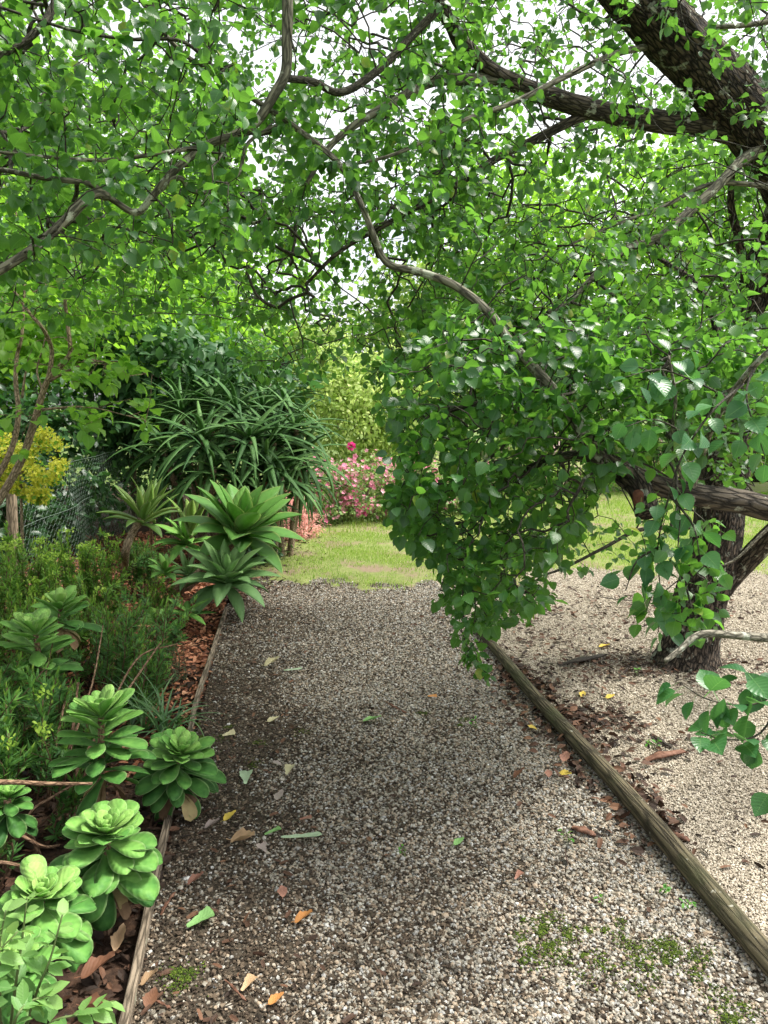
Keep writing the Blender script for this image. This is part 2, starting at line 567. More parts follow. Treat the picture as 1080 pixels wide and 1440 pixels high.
def soil_mat(name, cols, scale, peb=None, bumpd=.01, patch=None):
    m, nd, lk, b, out = mat_new(name)
    geo = nd.new("ShaderNodeNewGeometry")
    P = geo.outputs["Position"]
    n1 = noise_n(nd, lk, P, scale, 8, .65)
    n2 = noise_n(nd, lk, P, 1.7, 4, .55)
    f = math_n(nd, lk, 'ADD', math_n(nd, lk, 'MULTIPLY', n1.outputs["Fac"], .7), math_n(nd, lk, 'MULTIPLY', n2.outputs["Fac"], .3))
    r = ramp(nd, cols, [.33 + .34 * i / (len(cols) - 1) for i in range(len(cols))])
    lk.new(f, r.inputs["Fac"])
    col = r.outputs["Color"]
    h = n1.outputs["Fac"]
    if peb:
        vo = nd.new("ShaderNodeTexVoronoi"); vo.inputs["Scale"].default_value = peb[0]
        lk.new(P, vo.inputs["Vector"])
        r2 = ramp(nd, peb[1]); 
        sp = nd.new("ShaderNodeSeparateColor"); lk.new(vo.outputs["Color"], sp.inputs[0])
        lk.new(sp.outputs[0], r2.inputs["Fac"])
        mr = nd.new("ShaderNodeMapRange"); mr.inputs[1].default_value = .35; mr.inputs[2].default_value = .6
        mr.inputs[3].default_value = 1; mr.inputs[4].default_value = 0
        lk.new(vo.outputs["Distance"], mr.inputs[0])
        fac = math_n(nd, lk, 'MULTIPLY', mr.outputs[0], math_n(nd, lk, 'GREATER_THAN', sp.outputs[1], peb[2]))
        col = mix_c(nd, lk, fac, col, r2.outputs["Color"])
        h = math_n(nd, lk, 'ADD', h, math_n(nd, lk, 'MULTIPLY', fac, .6))
    if patch:
        n4 = noise_n(nd, lk, P, patch[0], 5, .6)
        mr = nd.new("ShaderNodeMapRange"); mr.inputs[1].default_value = patch[1]; mr.inputs[2].default_value = patch[1] + .12
        lk.new(n4.outputs["Fac"], mr.inputs[0])
        col = mix_c(nd, lk, mr.outputs[0], col, patch[2])
    lk.new(col, b.inputs["Base Color"])
    b.inputs["Roughness"].default_value = .92
    b.inputs["Specular IOR Level"].default_value = .2
    bump_n(nd, lk, h, .8, bumpd, b)
    return m

M['ground'] = soil_mat('ground', [(.05, .09, .02), (.10, .15, .035), (.16, .20, .06)], 9)
M['path_soil'] = soil_mat('path_soil', [(.022, .017, .012), (.055, .043, .03), (.11, .088, .063)], 55, (95, [(.06, .05, .035), (.16, .135, .10), (.30, .27, .23)], .5), .008)
M['yard_soil'] = soil_mat('yard_soil', [(.12, .098, .07), (.23, .195, .145), (.36, .315, .245)], 45, (120, [(.26, .22, .165), (.44, .39, .31), (.60, .55, .47)], .3), .006, (2.6, .60, (.10, .07, .045)))
M['bed_soil'] = soil_mat('bed_soil', [(.018, .011, .008), (.045, .026, .017), (.10, .055, .033)], 35, None, .02)
M['lawn_soil'] = soil_mat('lawn_soil', [(.11, .15, .045), (.17, .20, .06), (.24, .24, .11)], 25, None, .01, (2.2, .50, (.21, .16, .105)))

tag(sheet('ground', lambda y: -260, lambda y: 260, -120, 420, 20, 20, -.06, M['ground']), kind='structure')
PATH_END = gp(480, 822)[1]
pe = lambda y: log_x(min(y, 5.3)) + max(0, y - 5.3) * -.12
sheet('gravel_path', lambda y: edge_x(y), lambda y: pe(y), -.6, PATH_END + 1.6, 40, 160, 0, M['path_soil'], zf=gh)
sheet('gravel_yard', lambda y: pe(y), lambda y: 7.5, -.6, PATH_END + 1.6, 80, 160, 0, M['yard_soil'], zf=gh)
def bed_z(x, y):
    d = max(0, edge_x(y) - x)
    return .10 * min(1, d / 1.2) - .012
sheet('garden_bed', lambda y: -6.5, lambda y: edge_x(min(y, 9.6)) + (.25 * max(0, min(y, 9.6) - 7.2)), -.6, 14, 40, 80, 0, M['bed_soil'], .03, zf=bed_z)
def lawn_x0(y): return edge_x(y) + .25 * max(0, y - 7.2) - .02
def lawn_front(x):
    f = PATH_END + .10 + .45 * mnoise.noise(Vector((x * 1.3, 4.2, 0))) + .45 * mnoise.noise(Vector((x * 3.9, 9.1, 0)))
    return f + .55 * min(1, max(0, x - .8)) + .5 * max(0, 1 - abs(x - lawn_x0(7.5)) / .45)
def lawn_z(x, y):
    m = y - lawn_front(x) + .35 * mnoise.noise(Vector((x * 6, y * 6, 2)))
    return .002 + .02 * min(1, max(-2, m / .15))
sheet('lawn', lambda y: lawn_x0(y), lambda y: 6, PATH_END - .6, 9.6, 150, 70, 0, M['lawn_soil'], .004, zf=lawn_z)
sheet('lawn', lambda y: lawn_x0(y), lambda y: 16, 9.6, 26, 40, 30, .022, M['lawn_soil'])

# ---- pebbles
def ico():
    p = (1 + 5 ** .5) / 2
    V = np.array([(-1, p, 0), (1, p, 0), (-1, -p, 0), (1, -p, 0), (0, -1, p), (0, 1, p), (0, -1, -p), (0, 1, -p), (p, 0, -1), (p, 0, 1), (-p, 0, -1), (-p, 0, 1)], float)
    V /= np.linalg.norm(V[0])
    T = [(0, 11, 5), (0, 5, 1), (0, 1, 7), (0, 7, 10), (0, 10, 11), (1, 5, 9), (5, 11, 4), (11, 10, 2), (10, 7, 6), (7, 1, 8), (3, 9, 4), (3, 4, 2), (3, 2, 6), (3, 6, 8), (3, 8, 9), (4, 9, 5), (2, 4, 11), (6, 2, 10), (8, 6, 7), (9, 8, 1)]
    return V, np.array(T)
ICO = ico()
OCT = (np.array([(1, 0, 0), (-1, 0, 0), (0, 1, 0), (0, -1, 0), (0, 0, 1), (0, 0, -1)], float),
       np.array([(0, 2, 4), (2, 1, 4), (1, 3, 4), (3, 0, 4), (2, 0, 5), (1, 2, 5), (3, 1, 5), (0, 3, 5)]))

def rand_rot(k, rg):
    q = nrm(rg.normal(size=(k, 4)))
    w, x, y, z = q.T
    return np.stack([np.stack([1 - 2 * (y * y + z * z), 2 * (x * y - z * w), 2 * (x * z + y * w)], -1),
                     np.stack([2 * (x * y + z * w), 1 - 2 * (x * x + z * z), 2 * (y * z - x * w)], -1),
                     np.stack([2 * (x * z - y * w), 2 * (y * z + x * w), 1 - 2 * (x * x + y * y)], -1)], 1)

def stones(mb, P, size, tint, tm=ICO, rg=rng, flat=.75, jit=.22):
    k = len(P)
    V, T = tm
    S = size[:, None] * rg.uniform(.65, 1.25, (k, 3))
    lv = V[None] * (1 + rg.normal(size=(k, len(V), 1)) * jit) * S[:, None, :]
    W = np.einsum('kij,knj->kni', rand_rot(k, rg), lv)
    W[..., 2] *= flat
    W = W + P[:, None, :]
    n = len(V)
    mb.add(W.reshape(-1, 3), None, (T[None] + (np.arange(k) * n)[:, None, None]).reshape(-1, 3), None, np.repeat(tint, n))

def vnoise(X, Y, s, seed=0.0):
    return np.array([mnoise.noise(Vector((x * s, y * s, seed))) for x, y in zip(X, Y)])

M['pebble'] = plain_mat('pebble', [(.035, .030, .024), (.105, .092, .070), (.195, .175, .138), (.285, .265, .215), (.31, .235, .16), (.40, .38, .325), (.225, .222, .21), (.64, .63, .585)], .6, .35, 130, .002, .4, by_tint=True)
M['pebble_fine'] = plain_mat('pebble_fine', [(.05, .04, .03), (.24, .20, .15), (.38, .33, .25), (.52, .465, .37), (.40, .34, .26), (.66, .61, .52)], .7, .3, 200, .0015, .4, by_tint=True)

def path_pebbles():
    rg = np.random.default_rng(21)
    mb = MB()
    for (y0, y1, n, s0, s1, tm) in ((1.2, 2.6, 50000, .0034, .0070, ICO), (2.6, 4.2, 46000, .0038, .0072, ICO), (4.2, PATH_END + .9, 52000, .0052, .009, OCT)):
        Y = rg.uniform(y0, y1, n); 
        XA = np.array([edge_x(y) for y in Y]); XB = np.array([pe(y) for y in Y])
        t = rg.uniform(0, 1, n)
        X = XA + t * (XB - XA)
        nz = vnoise(X, Y, 1.6, 1.0) + .6 * vnoise(X, Y, 5.0, 7.0)
        dens = np.clip(.10 + .85 * np.clip((t - .16) / .42, 0, 1) + .7 * nz, .06, .97)
        if y0 > 4: dens = np.clip(dens + .35, .4, 1) * np.array([np.clip(.5 - (y - lawn_front(x)) / .5, 0, 1) for x, y in zip(X, Y)])
        keep = rg.uniform(size=n) < dens
        X, Y, t = X[keep], Y[keep], t[keep]
        k = len(X)
        size = rg.uniform(s0, s1, k) * np.where(rg.uniform(size=k) < .04, 1.45, 1)
        tint = np.clip(rg.beta(2.0, 1.9, k), 0, 1)
        Z = size * rg.uniform(.15, .6, k) + ghs(X, Y)
        stones(mb, np.stack([X, Y, Z], 1), size, tint, tm, rg)
    o = mb.build('path_gravel', M['pebble'], smooth=False)
    tag(o, 'mixed grey and tan pebbles covering the garden path', 'gravel', kind='stuff')
    # crumbs of soil and bark between the pebbles
    mb = MB()
    n = 80000
    Y = rg.uniform(1.2, 6.6, n); t = rg.beta(1.0, 1.5, n)
    XA = np.array([edge_x(y) for y in Y]); XB = np.array([pe(y) for y in Y])
    X = XA + t * (XB - XA)
    size = rg.uniform(.002, .0055, n)
    stones(mb, np.stack([X, Y, size * .5 + .003 + ghs(X, Y)], 1), size * np.where(rg.uniform(size=n) < .15, 1.8, 1), rg.uniform(size=n), OCT, rg, .6, .35)
    for _ in range(420):
        y = rg.uniform(1.3, 6.5); x = edge_x(y) + rg.beta(1, 1.6) * (pe(y) - edge_x(y))
        a = rg.uniform(0, 6.28); l = rg.uniform(.015, .06)
        q = np.array([x, y, gh(x, y) + .009]); d = np.array([math.cos(a), math.sin(a), rg.normal() * .12]) * l
        tube(mb, np.array([q - d, q + rg.normal(size=3) * l * .12, q + d]), rg.uniform(.0008, .002), 4, rg.uniform(0, 1))
    o = mb.build('path_crumbs', M['crumb'], smooth=False)
    tag(o, 'dark crumbs of soil and bark among the path pebbles', 'soil crumbs', kind='stuff')

M['crumb'] = plain_mat('crumb', [(.018, .014, .010), (.05, .036, .025), (.10, .074, .05), (.20, .155, .11)], .9, .2, 60, .002, .4, by_tint=True)
path_pebbles()

def yard_pebbles():
    rg = np.random.default_rng(22)
    mb = MB()
    for (y0, y1, n, s0, s1) in ((1.4, 3.4, 60000, .0035, .0062), (3.4, 5.4, 60000, .0042, .007), (5.4, PATH_END + .9, 30000, .005, .008)):
        Y = rg.uniform(y0, y1, n)
        XA = np.array([pe(y) for y in Y])
        XB = np.minimum(Y * .62 + .35, 4.6)
        X = XA + .03 + rg.uniform(0, 1, n) * (XB - XA)
        nz = vnoise(X, Y, 2.2, 4.0) + .5 * vnoise(X, Y, 6.0, 9.0)
        keep = rg.uniform(size=n) < np.clip(.85 + .7 * nz, .12, 1)
        X, Y = X[keep], Y[keep]
        k = len(X)
        size = rg.uniform(s0, s1, k)
        stones(mb, np.stack([X, Y, size * .4 + .002 + ghs(X, Y)], 1), size, rg.beta(1.7, 1.6, k), OCT, rg, .8, .25)
    o = mb.build('yard_gravel', M['pebble_fine'], smooth=False)
    tag(o, 'fine pale beige gravel spread around the tree trunk', 'gravel', kind='stuff')
yard_pebbles()

# ---- bark mulch, leaf litter
CHIP = leaf_tmpl([0, .5, 1], [.16, .22, .14], .3, .1)
M['mulch'] = plain_mat('mulch', [(.07, .026, .015), (.21, .075, .038), (.35, .14, .07), (.50, .27, .16)], .7, .3, 70, .003, .5, by_tint=True)
M['litter'] = plain_mat('litter', [(.014, .009, .006), (.042, .023, .014), (.10, .048, .027), (.19, .10, .055)], .75, .3, 60, .003, .5, by_tint=True)

def flat_scatter(mb, X, Y, Z, size, tint, tm, rg, tilt=.45, bed=False):
    k = len(X)
    if not bed: Z = Z + ghs(X, Y)
    az = rg.uniform(0, 2 * math.pi, k)
    ax = np.stack([np.cos(az), np.sin(az), rg.normal(size=k) * tilt * .5], 1)
    hint = np.array([0, 0, 1.0]) + rg.normal(size=(k, 3)) * tilt
    mb.inst(tm, frame(ax, hint), np.stack([X, Y, Z], 1), size, tint)

def bed_height(X, Y):
    return np.array([bed_z(x, y) + .03 * mnoise.noise(Vector((x * 2, y * 2, 3.1))) for x, y in zip(X, Y)])

rgm = np.random.default_rng(31)
n = 24000
Y = rgm.uniform(3.0, 8.6, n); D = rgm.beta(1, 2.4, n) * 4.6 + .015
X = np.array([edge_x(y) for y in Y]) - D
Xk = rgm.uniform(size=n) < 1
mb = MB()
flat_scatter(mb, X, Y, bed_height(X, Y) + rgm.uniform(.003, .022, n), rgm.uniform(.018, .05, n), rgm.beta(2.4, 1.8, n), CHIP, rgm, .6, True)
tag(mb.build('bark_mulch', M['mulch'], smooth=False), 'reddish brown bark chips covering the planting bed', 'mulch', kind='stuff')

mb = MB()
n = 11000
Y = rgm.uniform(.9, 4.4, n); D = rgm.beta(1, 2.2, n) * 3.5 + .01
X = np.array([edge_x(y) for y in Y]) - D
flat_scatter(mb, X, Y, bed_height(X, Y) + rgm.uniform(.003, .02, n), rgm.uniform(.015, .052, n), rgm.beta(1.3, 2.6, n), OVAL, rgm, .55, True)
# strewn thinly on the left of the path
n = 500
Y = rgm.uniform(1.4, 6.5, n); D = rgm.beta(1, 3.5, n) * 1.2
X = np.array([edge_x(y) for y in Y]) + D + .03
flat_scatter(mb, X, Y, rgm.uniform(.008, .016, n), rgm.uniform(.012, .04, n), rgm.beta(1.6, 1.8, n), CHIP, rgm, .3)
n = 2600
Y = rgm.uniform(5.9, 8.9, n)
X = np.array([lawn_x0(y) for y in Y]) + rgm.exponential(.16, n) * np.clip((Y - 5.6) / 1.2, .2, 1)
flat_scatter(mb, X, Y, rgm.uniform(.010, .03, n), rgm.uniform(.015, .05, n), rgm.beta(1.5, 2.0, n), CHIP, rgm, .5)
# banked up along both sides of the log and at the tree's foot
n = 700
s = rgm.uniform(.2, .92, n)
base = LC[None] + (LD - LC)[None] * s[:, None]
pdn = np.array([ldir[1], -ldir[0], 0])
side = np.where(rgm.uniform(size=n) < .68, 1, -1)
wgt = np.clip(1.2 * np.sin((s - .12) * 4.0), .15, 1)
dd = .055 + rgm.exponential(.045, n) * wgt
Pp = base + pdn[None] * (side * dd)[:, None]
flat_scatter(mb, Pp[:, 0], Pp[:, 1], rgm.uniform(.008, .03, n) * wgt + .004, rgm.uniform(.02, .055, n), rgm.beta(1.8, 1.9, n), OVAL, rgm, .6)
for (px, py, k, sp) in ((830, 1015, 420, .14), (850, 940, 480, .3), (925, 938, 420, .22), (790, 985, 60, .2), (1000, 1180, 60, .25), (920, 1050, 70, .14), (840, 850, 380, .5), (960, 860, 260, .5), (760, 900, 260, .3), (720, 960, 120, .12), (690, 870, 160, .3)):
    c = gp(px, py)
    X = c[0] + rgm.normal(size=k) * sp * 1.2; Y = c[1] + rgm.normal(size=k) * sp * .7
    flat_scatter(mb, X, Y, rgm.uniform(.010, .022, k), rgm.uniform(.012, .045, k), rgm.beta(1.3, 2.4, k), CHIP, rgm, .4)
n = 3600
Y = rgm.uniform(1.8, 6.8, n)
X = np.array([pe(y) for y in Y]) + .05 + rgm.uniform(0, 1, n) * 2.6
kk = rgm.uniform(size=n) < np.clip(.25 + 1.3 * vnoise(X, Y, 1.7, 12.0), .03, 1)
X, Y = X[kk], Y[kk]; n = len(X)
flat_scatter(mb, X, Y, rgm.uniform(.010, .02, n), rgm.uniform(.008, .035, n), rgm.beta(1.3, 2.2, n), CHIP, rgm, .45)
tag(mb.build('leaf_litter', M['litter'], smooth=False), 'brown dead leaf litter along the log, the board and the tree foot', 'leaf litter', kind='stuff')

# ---- grass
M['grass'] = leaf_mat('grass', [(.10, .21, .03), (.17, .30, .045), (.28, .38, .08), (.42, .42, .18)], (.36, .56, .07), .36, .6, .2)
def grass():
    rg = np.random.default_rng(41)
    mb = MB()
    tm = (np.array([(-.5, 0, 0), (.5, 0, 0), (.3, .6, .12), (-.3, .6, .12), (0, 1, .4)], float), np.array([(0, 1, 2, 3)]), np.array([(3, 2, 4)]), np.array([(-1, 0), (1, 0), (1, .6), (-1, .6), (0, 1)], float))
    for (y0, y1, x1, n, hs) in ((PATH_END - .5, 9.2, 5.0, 150000, 1.0), (9.2, 13.5, 7.5, 70000, 1.5)):
        Y = rg.uniform(y0, y1, n)
        X0 = np.array([lawn_x0(y) for y in Y])
        X = X0 + .12 + rg.uniform(0, 1, n) * (x1 - X0)
        nz = vnoise(X, Y, 1.5, 2.0) + .6 * vnoise(X, Y, 4.5, 5.0)
        edge = np.clip((Y - np.array([lawn_front(x) for x in X]) + .25) / .8, 0, 1) ** 1.3 * np.clip((X - X0 - .05) / .8, .0, 1)
        yard = 1
        keep = rg.uniform(size=n) < np.clip((.55 + .9 * nz) * edge * yard, 0, 1)
        X, Y = X[keep], Y[keep]; nz = nz[keep]
        k = len(X)
        az = rg.uniform(0, 2 * math.pi, k)
        lean = rg.uniform(.1, 1.1, k)
        ax = nrm(np.stack([np.cos(az) * lean, np.sin(az) * lean, np.ones(k)], 1))
        hint = np.stack([-np.cos(az), -np.sin(az), .3 * np.ones(k)], 1)
        H = rg.uniform(.018, .045, k) * hs
        S = np.stack([rg.uniform(.004, .007, k) * hs, H, H], 1)
        mb.inst(tm, frame(ax, hint), np.stack([X, Y, np.full(k, .012)], 1), S, np.clip(.45 + .35 * nz + rg.normal(size=k) * .2, 0, 1))
    o = mb.build('grass', M['grass'])
    tag(o, 'short patchy yellow green lawn grass beyond the gravel', 'grass', kind='stuff')
grass()

# ---- moss
M['moss'] = plain_mat('moss', [(.022, .036, .008), (.05, .08, .012), (.10, .14, .02)], .95, .1, 80, .004, .6, by_tint=True)
mb = MB()
for (px, py, k, sp) in ((800, 1325, 700, .075), (900, 1335, 450, .08), (960, 1345, 250, .05), (1040, 1425, 250, .04), (255, 1377, 240, .02), (340, 1040, 400, .12), (760, 1340, 250, .05), (660, 1010, 120, .08)):
    c = gp(px, py)
    k = int(k * 1.7); q = max(3, int(k / 60))
    cx = rgm.normal(size=q) * sp * 1.4; cy = rgm.normal(size=q) * sp * .9; cs = rgm.uniform(.006, .028, q)
    w_ = rgm.integers(0, q, k)
    X = c[0] + cx[w_] + rgm.normal(size=k) * cs[w_]; Y = c[1] + cy[w_] + rgm.normal(size=k) * cs[w_]
    s = rgm.uniform(.0015, .0045, k)
    stones(mb, np.stack([X, Y, .006 + s * .4 + ghs(X, Y)], 1), s, rgm.uniform(size=k), OCT, rgm, .6, .3)
tag(mb.build('moss', M['moss'], smooth=False), 'small cushions of green moss growing between the pebbles', 'moss', kind='stuff')

# ================================================================== EDGING
M['board'] = bark_mat('board', (.07, .055, .038), (.25, .20, .145), (.30, .31, .22), .66, (60, 60, 5), .5, .004)
M['log'] = bark_mat('log', (.03, .025, .015), (.13, .108, .065), (.34, .33, .27), .66, (46, 46, 3.2), .7, .006, moss=(.065, .07, .03))

def board(name, label, pts, w, h, up):
    mb = MB()
    P = catmull(pts, 10)
    n = len(P)
    T = nrm(np.gradient(P, axis=0)); S = nrm(np.cross(T, [0, 0, 1.0]))
    prof = [(-.5, -.03), (-.5, up - .003), (-.42, up), (.42, up), (.5, up - .003), (.5, -.03)]
    V, B = [], []
    L = np.concatenate([[0], np.cumsum(np.linalg.norm(np.diff(P, axis=0), axis=1))])
    for i in range(n):
        for (a, b) in prof:
            jx = .0022 * mnoise.noise(Vector((L[i] * 9, a * 3, b * 30)))
            V.append(P[i] + S[i] * (a * w + jx) + np.array([0, 0, b + jx]))
            B.append((a * w, b, L[i]))
    m = len(prof)
    i = np.arange(n - 1)[:, None] * m; j = np.arange(m)[None]; j2 = (j + 1) % m
    Q = np.stack([i + j, i + j2, i + m + j2, i + m + j], -1).reshape(-1, 4)
    e = (n - 1) * m
    Q = np.vstack([Q, [(0, 1, 2, 5), (2, 3, 4, 5), (e + 2, e + 1, e, e + 5), (e + 4, e + 3, e + 2, e + 5)]])
    mb.add(np.array(V), Q, None, None, .5, np.array(B))
    o = mb.build(name, M['board'], smooth=False)
    return tag(o, label, 'edging board', 'timber edging boards along the planting bed')

board('edging_board', 'weathered edging board beside the leaf litter at the near left of the path',
      [gp(163, 1500), gp(180, 1430), gp(205, 1310), gp(222, 1225), gp(242, 1138)], .024, 0, .035)
board('edging_board', 'thin tan edging board between the red bark mulch and the path',
      [gp(243, 1132), gp(262, 1060), gp(278, 985), gp(296, 930), gp(318, 858)], .024, 0, .03)

mb = MB()
lp = [LC - ldir * .9, LC - ldir * .3, LC, LC + (LD - LC) * .33 + np.array([.012, 0, 0]), LC + (LD - LC) * .66 + np.array([-.012, 0, 0]), LD, LD + ldir * .35]
lp = [p + np.array([0, 0, .035]) for p in lp]
P = catmull(lp, 26)
tt = np.linspace(0, 1, len(P))
tube(mb, P, .025 + .011 * np.sin(tt * 3.0 + .2), 28, .5, lambda a, b, l: 1 + .13 * mnoise.noise(Vector((a * 40, b * 40, l * 1.8))) + .05 * mnoise.noise(Vector((a * 130, b * 130, l * 5))))
tag(mb.build('edging_log', M['log']), 'long grey brown weathered log lying along the right edge of the path', 'log')

# ================================================================== THE SPREADING TREE
def px_line(pts, n_per=6):
    return catmull([at(*p) for p in pts], n_per)

tree_base = gp(966, 932)
ZT = tree_base[1] * CP - (tree_base[2] - CAMZ) * SP
fruit_tree = thing('broadleaf_tree', 'large old spreading tree with furrowed dark trunk and limbs arching over the path', 'tree', tree_base)

skel = []           # points of the branch skeleton, used to grow twigs
def rough_bark(a, b, l):
    v = Vector((a * 22, b * 22, l * 3.2))
    r = 1 - abs(mnoise.noise(v))
    return .90 + .16 * r * r + .10 * mnoise.noise(Vector((a * 6, b * 6, l * 2.0 + 5)))

def limb(name, pts, w0, w1, mat, sides=10, rough=None, n_per=6, skel_from=0.0, label=None, wpow=1.0, flare=0.0):
    """pts (px, py, Z); w0/w1 in metres (radius)"""
    P = px_line(pts, n_per)
    t = np.linspace(0, 1, len(P))
    r = w0 + (w1 - w0) * t ** wpow
    if flare: r = r * (1 + flare * np.exp(-t * 11))
    mb = MB()
    tube(mb, P, r, sides, .5, rough)
    o = mb.build(name, mat, fruit_tree)
    if label: o['label'] = label
    if skel_from is not None:
        skel.append(P[int(skel_from * (len(P) - 1)):])
    return o

trunk = limb('trunk', [(964, 945, ZT), (972, 900, ZT), (984, 840, ZT), (1003, 770, ZT), (1016, 690, ZT), (1026, 600, ZT - .05), (1048, 500, ZT - .1), (1068, 430, ZT - .15), (1092, 365, ZT - .25), (1122, 310, ZT - .45)],
             .138, .15, M['dark_bark'], 44, rough_bark, 16, .6, flare=.6)
limb('limb', [(1122, 310, ZT - .45), (1120, 262, 4.15), (1075, 195, 4.0), (1000, 108, 3.8), (930, 35, 3.6), (870, -35, 3.45), (800, -130, 3.2), (720, -260, 2.9)], .168, .10, M['dark_bark'], 36, rough_bark, 14, .45)
limb('limb', [(1030, 185, 3.95), (985, 176, 3.92), (930, 172, 3.85), (850, 158, 3.75), (770, 135, 3.6), (700, 106, 3.45), (650, 62, 3.3), (628, 25, 3.2), (560, -60, 3.0)], .066, .022, M['limb_bark'], 18, rough_bark, 9, .2)
limb('branch', [(705, 110, 3.46), (670, 112, 3.4), (610, 114, 3.25), (560, 140, 3.1), (505, 172, 3.0), (465, 205, 2.95), (430, 260, 2.9)], .03, .008, M['branch_bark'], 9)
limb('branch', [(832, 158, 3.74), (800, 172, 3.7), (745, 200, 3.65), (700, 222, 3.6), (640, 262, 3.5), (560, 306, 3.4), (480, 352, 3.4), (430, 400, 3.4)], .026, .007, M['limb_bark'], 9)
limb('branch', [(1085, 205, 4.0), (1045, 224, 3.85), (1010, 260, 3.75), (960, 306, 3.65), (925, 335, 3.6), (880, 351, 3.55), (840, 384, 3.5), (800, 424, 3.45), (770, 440, 3.4)], .03, .010, M['branch_bark'], 10)
limb('branch', [(1120, 265, 4.1), (1080, 262, 3.9), (1000, 259, 3.8), (930, 292, 3.7), (860, 318, 3.6), (800, 345, 3.5)], .016, .005, M['branch_bark'], 7)
limb('branch', [(908, 66, 3.6), (860, 78, 3.4), (790, 110, 3.2), (720, 145, 3.1), (650, 170, 3.0), (560, 215, 2.9), (480, 235, 2.9)], .016, .005, M['branch_bark'], 7)
limb('branch', [(1130, 20, 3.9), (1060, 34, 3.9), (980, 40, 3.8), (900, 45, 3.6), (830, 20, 3.4)], .016, .006, M['branch_bark'], 7)
limb('branch', [(1062, 452, ZT - .1), (1050, 395, ZT - .2), (1040, 340, ZT - .35), (1028, 290, ZT - .5), (1030, 240, ZT - .6)], .036, .014, M['dark_bark'], 9)
limb('branch', [(1040, 560, ZT), (1015, 500, ZT + .1), (1002, 440, ZT + .2), (975, 395, ZT + .3), (940, 372, ZT + .5), (880, 330, ZT + .7)], .034, .012, M['dark_bark'], 9)
# the low fork on the right of the trunk swings forward and back across the path as the low branch
limb('limb', [(1012, 830, ZT), (1045, 795, ZT - .05), (1095, 745, ZT - .3), (1180, 690, ZT - .8), (1280, 670, 3.3), (1250, 700, 2.75), (1110, 717, 2.62), (1040, 705, 2.6), (985, 697, 2.58), (930, 684, 2.56), (885, 664, 2.54), (845, 642, 2.53)], .068, .027, M['limb_bark'], 22, rough_bark, 10, .75, label='low limb forking from the trunk foot and crossing in front of the trunk')
limb('branch', [(850, 645, 2.53), (822, 612, 2.55), (800, 578, 2.6), (762, 530, 2.65), (716, 480, 2.7), (688, 440, 2.72), (640, 402, 2.75), (592, 383, 2.78), (546, 371, 2.8), (527, 335, 2.8), (508, 288, 2.8), (478, 232, 2.8), (430, 190, 2.8), (376, 152, 2.75), (318, 116, 2.7), (248, 66, 2.65), (190, -10, 2.6), (120, -100, 2.5)], .026, .006, M['branch_bark'], 12, None, 7, wpow=.6, label='pale arching branch rising from the low limb')
limb('pruned_stub', [(880, 668, 2.54), (896, 682, 2.5), (905, 700, 2.46), (908, 722, 2.42)], .042, .034, M['dark_bark'], 14, rough_bark, 6, None, label='dark pruned stub under the low limb')
stub = [o for o in fruit_tree.children if o.name.startswith('pruned_stub')][0]
mbc = MB()
c = at(897, 703, 2.40); 
ang = np.linspace(0, 2 * math.pi, 14, endpoint=False)
nrmv = nrm(np.array([-.35, -.9, -.15])); xa = nrm(np.cross(nrmv, [0, 0, 1.])); ya = np.cross(xa, nrmv)
ringp = [c + xa * math.cos(a) * .016 * (1 + .2 * math.sin(3 * a)) + ya * math.sin(a) * .036 * (1 + .15 * math.cos(2 * a)) + nrmv * -.012 for a in ang]
mbc.add(np.vstack([[c + nrmv * .006], ringp]), None, [(0, i + 1, (i + 1) % 14 + 1) for i in range(14)])
cf = mbc.build('cut_face', M['cut_wood'], stub); cf['label'] = 'reddish brown sawn cut'
# upper left limbs, coming down from the limb overhead
limb('limb', [(720, -260, 2.9), (600, -250, 2.8), (470, -150, 2.72), (412, -50, 2.7), (404, 40, 2.7), (402, 100, 2.7), (385, 134, 2.7), (360, 172, 2.7), (330, 190, 2.68), (290, 205, 2.65), (250, 235, 2.6), (216, 274, 2.6), (192, 299, 2.6), (160, 282, 2.58), (125, 259, 2.55), (60, 250, 2.5), (-10, 238, 2.45), (-120, 240, 2.3)], .027, .007, M['branch_bark'], 12, None, 8, .35, wpow=.7)
limb('branch', [(150, 275, 2.57), (128, 275, 2.5), (90, 312, 2.45), (50, 347, 2.4), (0, 380, 2.35), (-70, 420, 2.3)], .017, .013, M['branch_bark'], 9)
limb('branch', [(400, 110, 2.7), (440, 115, 2.75), (480, 130, 2.8), (530, 100, 2.85), (580, 50, 2.9), (620, 5, 2.9), (650, -60, 2.9)], .013, .016, M['twig_bark'], 8)
limb('branch', [(216, 274, 2.6), (250, 250, 2.6), (270, 268, 2.65), (300, 268, 2.7), (335, 245, 2.75), (350, 200, 2.8), (400, 170, 2.9)], .010, .006, M['branch_bark'], 7)
limb('branch', [(120, -100, 2.5), (75, 10, 2.4), (45, 50, 2.35), (0, 80, 2.3), (-80, 130, 2.2)], .014, .008, M['twig_bark'], 7)
limb('branch', [(290, 205, 2.65), (230, 215, 2.55), (150, 225, 2.5), (80, 222, 2.45), (-20, 212, 2.35)], .008, .005, M['branch_bark'], 7)
limb('branch', [(318, 116, 2.7), (260, 60, 2.6), (180, 55, 2.5), (100, 42, 2.4), (0, 10, 2.3)], .007, .004, M['twig_bark'], 6)
